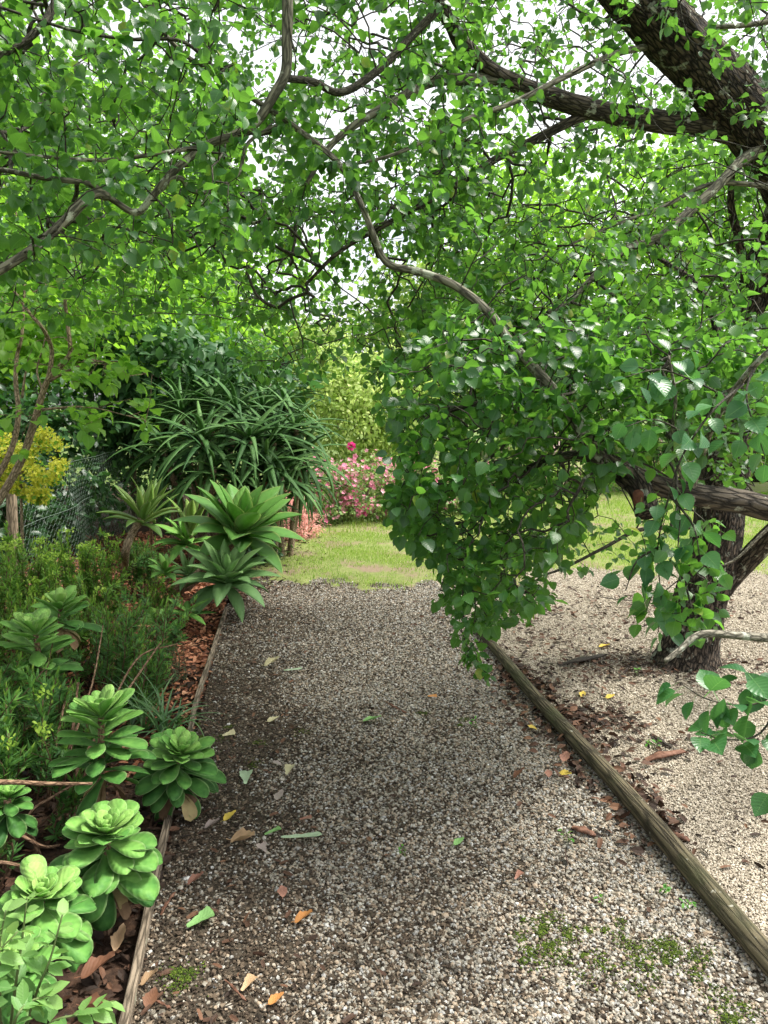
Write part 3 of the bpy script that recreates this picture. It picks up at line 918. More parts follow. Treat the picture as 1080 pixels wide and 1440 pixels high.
# pale bare twigs near the right edge
limb('branch', [(1290, 700, 2.7), (1260, 830, 2.0), (1130, 896, 1.72), (1080, 897, 1.68), (1040, 894, 1.66), (985, 892, 1.64), (955, 915, 1.62), (935, 930, 1.6)], .014, .005, M['pale_bark'], 10, None, 8, .45, label='pale lichened twig with a broken tip')
limb('branch', [(972, 693, 2.56), (985, 650, 2.5), (1000, 605, 2.4), (1025, 560, 2.3), (1060, 515, 2.2), (1110, 470, 2.1), (1200, 400, 1.9)], .010, .008, M['pale_bark'], 8)
limb('branch', [(965, 690, 2.57), (952, 650, 2.5), (945, 610, 2.45), (950, 560, 2.4), (940, 500, 2.35)], .008, .004, M['pale_bark'], 7)
limb('branch', [(1180, 690, 3.9), (1110, 722, 3.9), (1075, 748, 3.9), (1035, 786, 3.9), (1000, 800, 3.9)], .014, .004, M['pale_bark'], 7)
limb('branch', [(995, 740, 4.6), (960, 742, 4.4), (900, 745, 4.2), (850, 770, 4.1), (790, 800, 4.0), (740, 815, 3.9)], .016, .005, M['twig_bark'], 7)
limb('branch', [(845, 645, 2.53), (800, 640, 2.7), (740, 660, 2.9), (690, 690, 3.0), (660, 750, 3.05), (648, 830, 3.1)], .018, .006, M['twig_bark'], 7)
limb('branch', [(770, 540, 2.65), (720, 560, 2.7), (660, 570, 2.9), (610, 590, 3.0), (580, 640, 3.05)], .013, .005, M['twig_bark'], 7)

# --- attractors: where the crown carries leaves
def samp(n, x0, x1, y0, y1, z0, z1, rg):
    return np.stack([rg.uniform(x0, x1, n), rg.uniform(y0, y1, n), rg.uniform(z0, z1, n)], 1)

HOLES = [(430, 90, 75), (365, 215, 55), (345, 110, 50), (470, 190, 45), (600, 135, 50), (520, 40, 50), (990, 92, 42), (945, 200, 30), (985, 340, 45), (385, 488, 34), (420, 405, 30), (165, 20, 40), (330, 35, 40), (620, 50, 40), (270, 125, 30), (540, 250, 45), (450, 330, 25), (880, 265, 20), (980, 380, 30), (150, 180, 18)]
def hole_keep(A, rg, strength=.78):
    k = np.ones(len(A))
    for (hx, hy, hr) in HOLES:
        hr = hr * .62
        d2 = ((A[:, 0] - hx) ** 2 + (A[:, 1] - hy) ** 2) / (hr * hr)
        k *= 1 - strength * np.exp(-d2 * .8)
    return A[rg.uniform(size=len(A)) < k]

def in_poly(x, y, poly):
    ins = np.zeros(len(x), bool)
    j = len(poly) - 1
    for i in range(len(poly)):
        xi, yi = poly[i]; xj, yj = poly[j]
        c = ((yi > y) != (yj > y)) & (x < (xj - xi) * (y - yi) / (yj - yi + 1e-9) + xi)
        ins ^= c
        j = i
    return ins

def clumps(A, s=60., thr=-.12, seed=0.):
    v = np.array([mnoise.noise(Vector((a[0] / s, a[1] / s, a[2] * 1.3 + seed))) + .5 * mnoise.noise(Vector((a[0] / s * 2.3, a[1] / s * 2.3, a[2] * 2 + seed))) for a in A])
    return A[v > thr]

rgt = np.random.default_rng(77)
A = [hole_keep(samp(1500, -160, 340, -120, 385, 2.2, 3.6, rgt), rgt),          # upper left, close
     hole_keep(samp(1350, -100, 440, 120, 450, 3.2, 5.4, rgt), rgt),
     hole_keep(samp(2500, 280, 680, -120, 330, 2.6, 5.2, rgt), rgt, .86),       # middle, open to the sky
     hole_keep(samp(1000, 330, 740, 270, 530, 3.4, 6.0, rgt), rgt),             # the arch
     hole_keep(samp(3100, 590, 1230, -120, 480, 3.0, 5.8, rgt), rgt),           # upper right
     hole_keep(samp(1300, 100, 1150, -100, 360, 5.0, 7.5, rgt), rgt, .85),
     samp(110, 515, 620, 420, 585, 3.3, 4.6, rgt), samp(50, 330, 520, 420, 490, 4.5, 6.2, rgt),
     samp(420, 670, 1180, 330, 540, 2.6, 3.8, rgt), samp(190, 840, 1090, 540, 690, 3.0, 4.3, rgt)]
B = samp(5600, 500, 1130, 440, 900, 2.35, 3.5, rgt)
poly = [(545, 520), (620, 440), (720, 450), (900, 450), (1010, 470), (1100, 480), (1100, 590), (1000, 610), (930, 640), (860, 660), (830, 720), (790, 760), (775, 840), (730, 870), (690, 880), (650, 880), (618, 850), (622, 790), (570, 750), (548, 690), (560, 620)]
B = B[in_poly(B[:, 0], B[:, 1], poly)]
B = B[(rgt.uniform(size=len(B)) < np.where((B[:, 1] > 640) & (B[:, 0] > 720), .7, .85))]
A = [clumps(a, 55, -.24, 3.0 * i) for i, a in enumerate(A)]
A.append(clumps(B, 40, -.30))
A.append(samp(12, 635, 690, 880, 950, 2.85, 3.1, rgt))
A.append(samp(26, 900, 1010, 700, 870, 2.05, 2.3, rgt))       # spray in front of the trunk
A.append(samp(80, 660, 960, 650, 800, 3.4, 4.4, rgt))         # thin twigs beyond
A = np.vstack(A)
AT = np.array([at(*a) for a in A])
near = at(0, 0, 0)
P0 = np.vstack(skel)
N, par, n0, tips = grow(P0, AT, .085, .22, .085, rgt, .04)
mb = MB()
w, rad = twig_tubes(mb, N, par, n0, tips, .0015, .36, .0075)
tw = mb.build('twigs', M['twig_bark'], fruit_tree)

mb = MB()
idx = np.arange(n0, len(N))
thin = idx[w[idx] <= 3]
dirs = nrm(N[thin] - N[par[thin]])
rep = rgt.choice([1, 2, 3, 4, 6], size=len(thin), p=[.12, .25, .28, .22, .13])
rep = np.where(w[thin] <= 1, rep + 1, rep)
pos = np.repeat(N[thin], rep, 0) + rgt.normal(size=(rep.sum(), 3)) * .018
dd = np.repeat(dirs, rep, 0)
# leaves that would stand in the open gaps of the crown thinned out
size = .021 + .034 * rgt.beta(1.5, 1.6, len(pos))
tint = np.clip(rgt.beta(2, 2, len(pos)), 0, 1)
depth = pos[:, 1]
leaves_on(mb, PEAR, pos, dd, size, tint, .42, .9, .55, rgt)
print('tree leaves', len(pos), 'nodes', len(N))
cr = mb.build('crown', M['pear_leaf'], fruit_tree)

# big leaves of the twig hanging close on the right
def spray(mb, mt):
    ls = mb.build('leaf_spray', M['pear_leaf_near'], fruit_tree)
    mt.build('stalk', M['twig_bark'], ls)
for (pts, leaves) in (
    ([(1140, 905, 1.72), (1110, 960, 1.66), (1060, 990, 1.6), (1000, 985, 1.56), (955, 960, 1.54)], 18),
    ([(1110, 960, 1.66), (1070, 1030, 1.6), (1020, 1040, 1.56), (985, 1030, 1.55)], 16),
    ([(1150, 930, 1.72), (1120, 1030, 1.6), (1095, 1090, 1.55), (1085, 1110, 1.52)], 7),
    ([(1130, 985, 1.68), (1080, 960, 1.62), (1050, 945, 1.6)], 9)):
    mb = MB(); mt = MB()
    P = px_line(pts, 5)
    tube(mt, P, np.linspace(.003, .0012, len(P)), 5)
    k = leaves
    ii = np.linspace(len(P) * .25, len(P) - 1, k).astype(int)
    d = nrm(np.gradient(P, axis=0))[ii]
    leaves_on(mb, PEAR_NEAR, P[ii], d, rgt.uniform(.040, .062, k), rgt.uniform(.2, .9, k), .35, 1.0, .35, rgt)
    spray(mb, mt)
# sprays on the pale shoot above the low limb and in front of the trunk
for (pts, k) in (([(985, 650, 2.5), (960, 610, 2.35), (920, 590, 2.25), (880, 600, 2.2)], 14), ([(1000, 605, 2.4), (1040, 610, 2.2), (1080, 600, 2.05), (1130, 620, 2.0)], 16),
                 ([(1025, 560, 2.3), (985, 540, 2.2), (930, 520, 2.15), (880, 530, 2.1)], 18), ([(1060, 515, 2.2), (1050, 560, 2.1), (1075, 640, 2.0)], 14),
                 ([(1045, 540, 2.25), (1000, 580, 2.1), (960, 640, 2.1), (940, 700, 2.1), (925, 770, 2.15), (930, 850, 2.2), (925, 890, 2.2)], 34),
                 ([(945, 700, 2.12), (975, 740, 2.1), (985, 790, 2.1)], 10), ([(925, 770, 2.15), (895, 790, 2.15), (880, 830, 2.15)], 8)):
    mb = MB(); mt = MB()
    P = px_line(pts, 6)
    tube(mt, P, np.linspace(.004, .0014, len(P)), 5)
    ii = np.linspace(len(P) * .15, len(P) - 1, k).astype(int)
    d = nrm(np.gradient(P, axis=0))[ii]
    leaves_on(mb, PEAR_NEAR, P[ii] + rgt.normal(size=(k, 3)) * .012, d, rgt.uniform(.042, .066, k), rgt.uniform(.2, 1, k), .40, 1.0, .45, rgt)
    spray(mb, mt)

# ================================================================== GARDEN PLANTS
M['aeonium'] = leaf_mat('aeonium', [(.035, .115, .026), (.085, .235, .048), (.18, .38, .08), (.32, .53, .14)], (.3, .6, .08), .18, .55, .18, edge=(.32, .50, .19), blotch=.7)
M['withered'] = leaf_mat('withered', [(.10, .06, .035), (.22, .14, .08), (.34, .28, .13)], (.3, .2, .1), .12, .7, .2, blotch=.8)
M['agave'] = leaf_mat('agave', [(.07, .19, .04), (.13, .31, .06), (.21, .42, .09)], (.3, .6, .06), .22, .48, .28, edge=(.40, .50, .14), blotch=.3)
M['agave_grey'] = leaf_mat('agave_grey', [(.10, .22, .08), (.18, .34, .12), (.26, .44, .16)], (.25, .45, .1), .18, .5, .28, blotch=.3)
M['agave_yellow'] = leaf_mat('agave_yellow', [(.08, .18, .04), (.15, .28, .055), (.24, .36, .08)], (.35, .45, .06), .2, .45, .4, edge=(.36, .38, .14))
M['aloe'] = leaf_mat('aloe', [(.03, .09, .025), (.065, .155, .04), (.12, .24, .065)], (.14, .32, .05), .18, .55, .2, blotch=.3)
M['strap'] = leaf_mat('strap', [(.035, .10, .03), (.06, .15, .045), (.10, .20, .06)], (.15, .35, .06), .2, .35, .5)
M['needle_green'] = leaf_mat('needle_green', [(.035, .11, .03), (.075, .19, .045), (.15, .30, .05), (.30, .46, .07)], (.2, .4, .06), .3, .5, .3)
M['needle_lime'] = leaf_mat('needle_lime', [(.06, .16, .03), (.13, .27, .04), (.24, .40, .055), (.38, .52, .08)], (.25, .45, .06), .3, .5, .3)
M['needle_grey'] = leaf_mat('needle_grey', [(.05, .09, .05), (.09, .14, .07), (.14, .20, .10)], (.2, .3, .1), .25, .6, .2)
M['lime_leaf'] = leaf_mat('lime_leaf', [(.07, .20, .025), (.12, .28, .035), (.20, .36, .05)], (.3, .6, .05), .42, .42, .35, rib=(.2, .36, .08))
M['herb_leaf'] = leaf_mat('herb_leaf', [(.09, .22, .06), (.15, .30, .08), (.22, .38, .11)], (.3, .5, .1), .35, .45, .35, rib=(.25, .40, .16))
M['weed_leaf'] = leaf_mat('weed_leaf', [(.06, .22, .03), (.12, .32, .05)], (.25, .55, .05), .35, .5, .3)
M['tan_stem'] = bark_mat('tan_stem', (.09, .05, .03), (.28, .18, .11), None, .6, (70, 70, 22), .6, .005)
M['green_stem'] = plain_mat('green_stem', [(.06, .10, .03), (.14, .18, .06)], .7, .3, 60, .002, .4)

def spat(v):
    return np.where(v < .74, .26 + .74 * np.sin(np.clip(v / .74, 0, 1) * math.pi / 2) ** 1.7, np.clip(1 - ((v - .74) / .26) ** 2.2, 0, 1) ** .62 * .98)
def agv(v):
    return np.clip(np.where(v < .5, .42 + .58 * np.sin(v / .5 * math.pi / 2), np.cos((v - .5) / .5 * math.pi / 2) ** .85), .012, 1)
def strp(v):
    return np.clip((1 - v ** 1.6) * (.85 + .15 * np.minimum(v * 6, 1)), .01, 1)
def oblan(v):
    return np.clip(np.sin(np.clip(v, 0.02, 1) ** .8 * math.pi) * .9 + .1 * (1 - v), .02, 1)

GA = math.pi * (3 - math.sqrt(5))

def stem_tube(parent, P, r0, r1, mat=None, name='stem', sides=9, rough=None):
    mb = MB()
    P = np.asarray(P, float)
    P = catmull(P, 6)
    tube(mb, P, np.linspace(r0, r1, len(P)), sides, .5, rough)
    return mb.build(name, mat or M['tan_stem'], parent)

def aeonium(label, base, top, Rr, n0=46, tiers=.0, tilt=(0, 0, 1), seed=0, wfac=.62, cat='succulent', bright=0.0, droop=0.0, flat=1.0):
    """rosette of spoon leaves; tiers = how far leaves reach down the stem (m)"""
    rg = np.random.default_rng(900 + seed)
    base = np.asarray(base, float); top = np.asarray(top, float)
    t = thing('aeonium', label, cat, base, 'succulent rosettes at the edge of the bed')
    mid = .5 * (base + top) + np.array([rg.normal() * .015, rg.normal() * .015, 0])
    stem_tube(t, [base - np.array([0, 0, .02]), mid, top - np.array([0, 0, .01])], .015, .011)
    n = int(n0 * 1.25); Rr = Rr * 1.12
    i = np.arange(n)
    f = (i + .5) / n                       # 0 inner .. 1 outer
    L = Rr * np.clip(.16 + 1.0 * f ** .62, 0, 1.02) * np.clip(rg.normal(1, .10, n), .7, 1.2)
    a0 = R(82) - R((82 + 18 * (tiers > 0) + 8) * flat) * f ** .62 + rg.normal(size=n) * (.06 + .20 * f)
    a1 = a0 - R(10) - R(35 + droop) * f ** 2 + R(18) * (1 - f)
    off = -tiers * np.clip((f - .35) / .65, 0, 1) ** 1.2 - .012 * f
    az = i * GA + rg.normal(size=n) * (.06 + .25 * f)
    W = L * wfac * (1.12 - .32 * f) * rg.uniform(.88, 1.1, n)
    mb = MB()
    blades(mb, top, axis_matrix(tilt), az, a0, a1, L, W, spat, 11, .30, .0035, np.clip(1.0 - .85 * f + bright + rg.normal(size=n) * .10, 0, 1), 1.2, off, 1.5, .015)
    mb.build('leaf_rosette', M['aeonium'], t)
    # withered leaves hanging at the foot of the head
    k = 7
    mb = MB()
    blades(mb, top - np.array([0, 0, tiers + .02]), axis_matrix((0, 0, 1)), rg.uniform(0, 6.28, k), rg.uniform(R(-40), R(-5), k), rg.uniform(R(-95), R(-60), k), rg.uniform(.4, .75, k) * Rr, rg.uniform(.2, .34, k) * Rr, spat, 8, .5, 0, rg.uniform(0, 1, k), 1.0, None, 1.0, .05)
    mb.build('withered_leaves', M['withered'], t)
    return t

def bedp(px, py, dz=0.0):
    p = gp(px, py)
    p[2] = bed_z(p[0], p[1]) + dz
    return p

def pz(px, py, y):
    """point seen at pixel (px, py) at ground distance y"""
    p = at(px, py, 1.0) - np.array([0, 0, CAMZ])
    return np.array([0, 0, CAMZ]) + p * (y / p[1])

aeonium('big pale green aeonium rosette partly covered by herb shoots in the bottom left corner', bedp(35, 1415), pz(58, 1262, 1.80), .125, 48, .10, (.12, -.12, 1), 1)
aeonium('largest upright aeonium with stacked spoon leaves touching the near edging board', bedp(150, 1310), pz(150, 1172, 2.06), .14, 56, .15, (.10, -.16, 1), 2, .58, droop=10, flat=.9)
aeonium('tall aeonium with flat spreading leaf tiers behind a needle leaved sprig', bedp(140, 1195), pz(142, 1006, 2.48), .155, 44, .22, (.02, -.02, 1), 3, .46, flat=.80, droop=-22)
aeonium('dark green aeonium leaning over the edging board with glossy lower leaves', bedp(232, 1128), pz(254, 1060, 2.72), .15, 62, .14, (.25, -.25, 1), 4, .46, bright=-.14, flat=.86, droop=0)
aeonium('low aeonium rosette under the leafy herb in the bottom left corner', bedp(5, 1470), pz(22, 1345, 1.62), .09, 36, .06, (.1, -.05, 1), 5)
aeonium('pale aeonium head with broad grey green leaves among the needle shrubs at left', bedp(60, 1080), pz(50, 890, 3.05), .16, 44, .26, (.03, -.05, 1), 6, .50, bright=.05, flat=.82, droop=-20)
aeonium('bright green open aeonium with upturned leaves behind the pale head', bedp(90, 985), pz(85, 852, 3.55), .16, 26, .10, (.0, -.1, 1), 7, .46, bright=.1, flat=.72, droop=-25)
aeonium('small dim aeonium tucked in the shade at the left edge above the herb', bedp(8, 1240), pz(10, 1120, 2.2), .085, 30, .08, (.1, 0, 1), 8, bright=-.2)

def agave(label, center, base, Rr, n, W, axis=(0, 0, 1), seed=0, mat='agave', trunk=None, low=-25, top=80, bend=18, name='agave', cat='agave', width_prof=agv, cup=.35, ntrunk=.035):
    rg = np.random.default_rng(700 + seed)
    t = thing(name, label, cat, base, 'agaves in the mulch')
    if trunk is not None:
        stem_tube(t, trunk, ntrunk * 1.15, ntrunk, M['tan_bark'], 'trunk', 14, lambda a, b, l: 1 + .10 * math.sin(l * 110) + .12 * mnoise.noise(Vector((a * 30, b * 30, l * 20))))
    i = np.arange(n); f = (i + .5) / n
    L = Rr * np.clip(.62 + .55 * np.sin(f * 2.6), .4, 1.1) * rg.uniform(.9, 1.1, n)
    a0 = R(top) + (R(low) - R(top)) * f ** .95 + rg.normal(size=n) * .09
    a1 = a0 - R(bend) * (.3 + f) - rg.uniform(0, .35, n) * f
    mb = MB()
    blades(mb, center, axis_matrix(axis), i * GA + rg.normal(size=n) * .12, a0, a1, L, W * (.7 + .45 * np.sin(f * 2.4)) * rg.uniform(.9, 1.1, n), width_prof, 11, cup, .010, np.clip(.9 - .6 * f + rg.normal(size=n) * .12, 0, 1), 1.5, -.05 * f, 1.0, .02)
    mb.build('leaf_rosette', M[mat], t)
    return t

gb = bedp(242, 838)
agave('large pale green foxtail agave with broad leaves on a leaning bare trunk', pz(337, 748, 5.75), gb, .47, 30, .17, (.26, -.20, .95), 1, trunk=[gb, pz(262, 822, 6.0), pz(292, 800, 5.95), pz(318, 775, 5.85), pz(335, 750, 5.75)], low=-8, top=86, bend=14, ntrunk=.045)
agave('grey green agave rosette sitting on the mulch at the end of the edging board', pz(318, 815, 5.35), bedp(316, 838), .36, 34, .095, (.12, -.2, .95), 2, 'agave_grey', low=-5, bend=34)
agave('small blue green agave between the leaning trunk and the needle shrubs', pz(264, 806, 5.75), bedp(262, 818), .20, 16, .045, (-.05, -.15, 1), 3, 'agave_grey', low=0, bend=25)
gb4 = bedp(178, 822)
agave('yellowish striped agave with a curved brown trunk in front of the wire netting', pz(200, 728, 5.05), gb4, .28, 20, .06, (.05, -.12, 1), 4, 'agave_yellow', [gb4, pz(176, 780, 5.1), pz(186, 750, 5.08), pz(200, 728, 5.05)], low=5, top=88, bend=26, ntrunk=.024)
agave('broad leaved young agave in the shade behind the small blue green one', pz(262, 760, 6.4), bedp(258, 790), .30, 20, .08, (.05, -.2, 1), 5, low=5, bend=35)
agave('single upright yellow green agave shoot left of the big agave', pz(268, 745, 6.2), bedp(272, 800), .30, 7, .085, (.05, -.05, 1), 6, 'agave_yellow', [bedp(272, 800), pz(268, 745, 6.2)], low=60, top=88, bend=10, ntrunk=.012)
agave('slim upright agave with narrow leaf at the back beside the netting', pz(212, 720, 6.3), bedp(214, 800), .34, 9, .05, (.1, 0, 1), 7, 'agave_yellow', [bedp(214, 800), pz(212, 720, 6.3)], low=40, top=88, bend=12, ntrunk=.012)
agave('squat bright green agave low beside the mulch path of the bed', pz(232, 800, 5.4), bedp(228, 822), .15, 12, .05, (.0, -.2, 1), 8, low=0, bend=25)
agave('flat bleached agave pup lying on the mulch before the grey green agave', pz(262, 858, 5.05), bedp(262, 862), .2, 10, .04, (.0, -.3, 1), 9, low=-5, top=30, bend=10)

# ---- tree aloe: two clumps, each head a part
def aloe_clump(label, base, heads, seed):
    rg = np.random.default_rng(500 + seed)
    base = np.asarray(base, float)
    t = thing('tree_aloe', label, 'aloe', base, 'tree aloes behind the agaves')
    for (px, py, y, Rr, n) in heads:
        c = pz(px, py + 16, y)
        b = base + np.array([(c[0] - base[0]) * .45 + rg.normal() * .1, (c[1] - base[1]) * .4 + rg.normal() * .1, -.03])
        b[2] = bed_z(b[0], b[1]) - .03
        m = b * .45 + c * .55 + np.array([(b[0] - c[0]) * .2, (b[1] - c[1]) * .2, -.12])
        stem_tube(t, [b, m, c - np.array([0, 0, .12]), c], .032, .026, M['tan_bark'], 'trunk', 9, lambda a, bb, l: 1 + .08 * math.sin(l * 90))
        ax = np.array([(c[0] - base[0]) * .35, (c[1] - base[1]) * .3 - .12, 1.0])
        i = np.arange(n); f = (i + .5) / n
        L = Rr * 1.12 * (.55 + .6 * np.sin(.35 + f * 2.2)) * rg.uniform(.85, 1.15, n)
        a0 = R(74) - R(78) * f ** .9 + rg.normal(size=n) * .14
        a1 = a0 - R(50) - R(75) * f + rg.normal(size=n) * .3
        a1 = np.maximum(a1, R(-86))
        mb = MB()
        blades(mb, c, axis_matrix(ax), i * GA + rg.normal(size=n) * .25, a0, a1, L, rg.uniform(.052, .075, n), strp, 9, .4, .006, np.clip(rg.normal(.5, .22, n), 0, 1), .85, -.10 * f, 1.0, .03)
        mb.build('leaf_rosette', M['aloe'], t)

hA = [(285, 600, 7.1, .62, 34), (233, 612, 7.3, .55, 30), (330, 560, 7.6, .6, 32), (300, 545, 8.0, .6, 30), (255, 560, 7.8, .55, 28), (350, 600, 7.2, .62, 34), (300, 640, 7.0, .55, 28), (245, 650, 7.4, .5, 26), (275, 530, 8.3, .5, 26), (340, 660, 7.1, .5, 26)]
hB = [(395, 655, 7.2, .5, 30), (385, 600, 7.4, .6, 32), (415, 585, 7.7, .58, 30), (370, 560, 8.0, .6, 30), (425, 625, 7.6, .55, 30), (400, 550, 8.3, .5, 28), (375, 635, 7.2, .55, 28), (425, 660, 7.9, .5, 24), (360, 690, 7.2, .42, 22)]
aloe_clump('dark dense tree aloe with drooping strap leaves behind the large agave', bedp(275, 785), hA, 1)
aloe_clump('tree aloe with long arching leaves leaning out towards the lawn', bedp(372, 778), hB, 2)

# ---- needle leaved shrubs
def needle_shrub(label, base, n, H, spread, mat, Ln=.035, Wn=1.0, bare=.35, seed=0, lean=(0, 0), cat='shrub', dens=1.0, heads=0, stem_r=.0045, tipup=True):
    rg = np.random.default_rng(300 + seed)
    base = np.asarray(base, float)
    t = thing('needle_shrub', label, cat, base, 'needle leaved shrubs in the bed')
    ms, ml = MB(), MB()
    headmbs = []
    for s in range(int(n * 1.35)):
        az = rg.uniform(0, 2 * math.pi); rr = spread * math.sqrt(rg.uniform())
        h = H * rg.uniform(.6, 1.1)
        b = base + np.array([math.cos(az) * rr * .35, math.sin(az) * rr * .35, -.02])
        e = base + np.array([math.cos(az) * rr + lean[0] * h, math.sin(az) * rr + lean[1] * h, h])
        m = .5 * (b + e) + np.array([math.cos(az) * rr * .25, math.sin(az) * rr * .25, -.04]) + rg.normal(size=3) * .03
        P = catmull([b, m, e], 9)
        tube(ms, P, np.linspace(stem_r, stem_r * .4, len(P)), 5)
        # side shoots
        paths = [(P, bare)]
        for q in range(rg.integers(1, 4)):
            k0 = rg.integers(6, len(P) - 3)
            d = nrm(P[k0 + 1] - P[k0]) + rg.normal(size=3) * .55; d[2] = abs(d[2]) + .3
            ee = P[k0] + nrm(d) * h * rg.uniform(.22, .42)
            P2 = catmull([P[k0], .5 * (P[k0] + ee) + rg.normal(size=3) * .012, ee], 6)
            tube(ms, P2, np.linspace(stem_r * .6, stem_r * .35, len(P2)), 4)
            paths.append((P2, .12))
        for PP, b0 in paths:
            L = np.linalg.norm(np.diff(PP, axis=0), axis=1).sum()
            k = max(6, int(L * (1 - b0) / .0042 * dens))
            u = b0 + (1 - b0) * np.sort(rg.uniform(size=k))
            fi = u * (len(PP) - 1); i0 = np.minimum(fi.astype(int), len(PP) - 2); ft = (fi - i0)[:, None]
            pos = PP[i0] * (1 - ft) + PP[i0 + 1] * ft
            d = nrm(PP[i0 + 1] - PP[i0])
            perp = nrm(np.cross(d, rg.normal(size=(k, 3))))
            openn = (.95 - .65 * np.clip((u - .75) / .25, 0, 1))[:, None]
            axd = d * (1.15 - openn * .75) + perp * openn + np.array([0, 0, .05])
            tip = np.clip((u - .72) / .28, 0, 1)
            tn = np.clip(.22 + rg.normal(size=k) * .14 + .55 * tip ** 1.5, 0, 1)
            sz = Ln * rg.uniform(.7, 1.15, k) * (1 - .45 * tip)
            S = np.stack([sz * Wn, sz, sz], 1)
            S *= np.array([1.5, 1.15, 1.15]); ml.inst(NEEDLE, frame(axd, d), pos, S, tn)
        if heads and rg.uniform() < heads:
            k = 26
            c = P[-1]
            pos = c + rg.normal(size=(k, 3)) * np.array([.02, .02, .012]) + np.array([0, 0, .015])
            mh = MB(); mh.inst(PETAL, frame(rg.normal(size=(k, 3)) + np.array([0, 0, .6]), np.array([0, 0, 1.]) + rg.normal(size=(k, 3)) * .4), pos, rg.uniform(.012, .02, k), rg.uniform(.6, 1, k)); headmbs.append(mh)
    ms.build('stems', M['stem_brown'], t)
    ml.build('foliage', M[mat], t)
    for mh in headmbs: mh.build('flower_head', M['needle_lime'], t)
    return t

needle_shrub('lime tipped needle shrub in front of the yellow flowers at the left edge', bedp(30, 930), 34, .62, .34, 'needle_lime', .04, 1.3, .3, 1, heads=.8)
needle_shrub('lime tipped bushy shrub before the wire netting with knobbly green heads', bedp(112, 900), 26, .55, .26, 'needle_lime', .038, 1.3, .3, 2, heads=.6)
needle_shrub('dark green brown stemmed needle shrub in the middle of the bed', bedp(150, 985), 22, .52, .28, 'needle_green', .036, 1.2, .42, 3, (.15, 0))
needle_shrub('needle shrub leaning right over the red mulch on bare brown stems', bedp(172, 960), 16, .44, .24, 'needle_green', .036, 1.2, .45, 4, (.5, .05))
needle_shrub('tall feathery needle shrub below the yellowish agave', bedp(205, 850), 18, .50, .15, 'needle_green', .036, 1.2, .40, 5)
needle_shrub('low grey green mound shrub beside the strap leaved clump', bedp(212, 962), 34, .22, .20, 'needle_grey', .020, 1.0, .15, 6, dens=.8, stem_r=.003)
needle_shrub('dark needle shrub with thick woody stems filling the left edge', bedp(25, 1130), 22, .50, .26, 'needle_green', .042, 1.1, .30, 7, (.1, 0))
needle_shrub('leggy needle shrub with bright tips in front of the pale aeonium head', bedp(15, 1190), 13, .52, .17, 'needle_green', .045, 1.1, .45, 8, (.12, 0), heads=.5)
needle_shrub('small sprig of needle leaves in front of the tall aeonium', bedp(95, 1185), 5, .24, .07, 'needle_green', .035, 1.3, .25, 9, (.28, -.1), dens=1.1)
needle_shrub('short needle sprig at the left edge beside the herb', bedp(-8, 1260), 4, .2, .05, 'needle_green', .035, 1.2, .25, 10, (.2, 0))
needle_shrub('bushy needle shrub at the far left behind the bright aeonium', bedp(-40, 1010), 26, .55, .3, 'needle_lime', .04, 1.2, .3, 11)
needle_shrub('rounded lime green needle shrub between the dark middle shrub and the left edge', bedp(88, 960), 24, .46, .24, 'needle_lime', .038, 1.3, .25, 13, heads=.3)
needle_shrub('dense dark needle shrub under the pale aeonium head', bedp(95, 1090), 20, .34, .2, 'needle_green', .04, 1.2, .2, 14)
needle_shrub('wide dark needle shrub cut off by the left picture edge beside the woody stems', bedp(-150, 1180), 26, .6, .34, 'needle_green', .042, 1.1, .25, 15)
needle_shrub('wide lime needle shrub cut off by the left picture edge under the sapling', bedp(-160, 960), 28, .6, .4, 'needle_lime', .042, 1.2, .25, 16, heads=.3)
needle_shrub('feathery green needle shrub spilling towards the edging board behind the tall aeonium', bedp(192, 1000), 24, .32, .17, 'needle_green', .034, 1.2, .2, 17, (.2, 0))
needle_shrub('small soft green needle shrub between the mulch and the small agave', bedp(222, 872), 12, .26, .14, 'needle_lime', .03, 1.3, .3, 12)

# bare woody stems in the shade of the left shrubs
t = thing('woody_stems', 'bare brown woody stems arching low beneath the left shrubs', 'dead stems', bedp(40, 1200))
mb = MB()
for pts in ([bedp(60, 1215, -.02), pz(40, 1150, 2.35), pz(75, 1120, 2.4), pz(120, 1095, 2.5)], [bedp(-30, 1235, 0), pz(10, 1172, 2.3), pz(60, 1190, 2.3), bedp(88, 1195)],
            [bedp(95, 1150), pz(110, 1080, 2.7), pz(170, 985, 2.95), pz(225, 905, 3.3)], [bedp(85, 1140), pz(100, 1050, 2.7), pz(130, 960, 2.95), pz(145, 880, 3.3)],
            [bedp(100, 1160), pz(130, 1060, 2.7), pz(190, 930, 3.2), pz(250, 905, 3.4)], [pz(-60, 1106, 2.0), pz(0, 1100, 2.1), pz(70, 1102, 2.2), pz(130, 1102, 2.25)],
            [bedp(75, 1140), pz(70, 1060, 2.7), pz(60, 980, 2.85), pz(75, 900, 3.1)], [pz(-50, 1215, 1.9), pz(0, 1213, 1.95), pz(36, 1220, 2.0), bedp(60, 1240)], [bedp(80, 1150), pz(100, 1040, 2.75), pz(110, 960, 3.0)], [bedp(66, 1150), pz(78, 1050, 2.75), pz(95, 970, 3.0)]):
    P = catmull(pts, 8)
    tube(mb, P, np.linspace(.008, .0035, len(P)) * rng.uniform(.8, 1.3), 6)
o = mb.build('stems', M['tan_stem'], t)

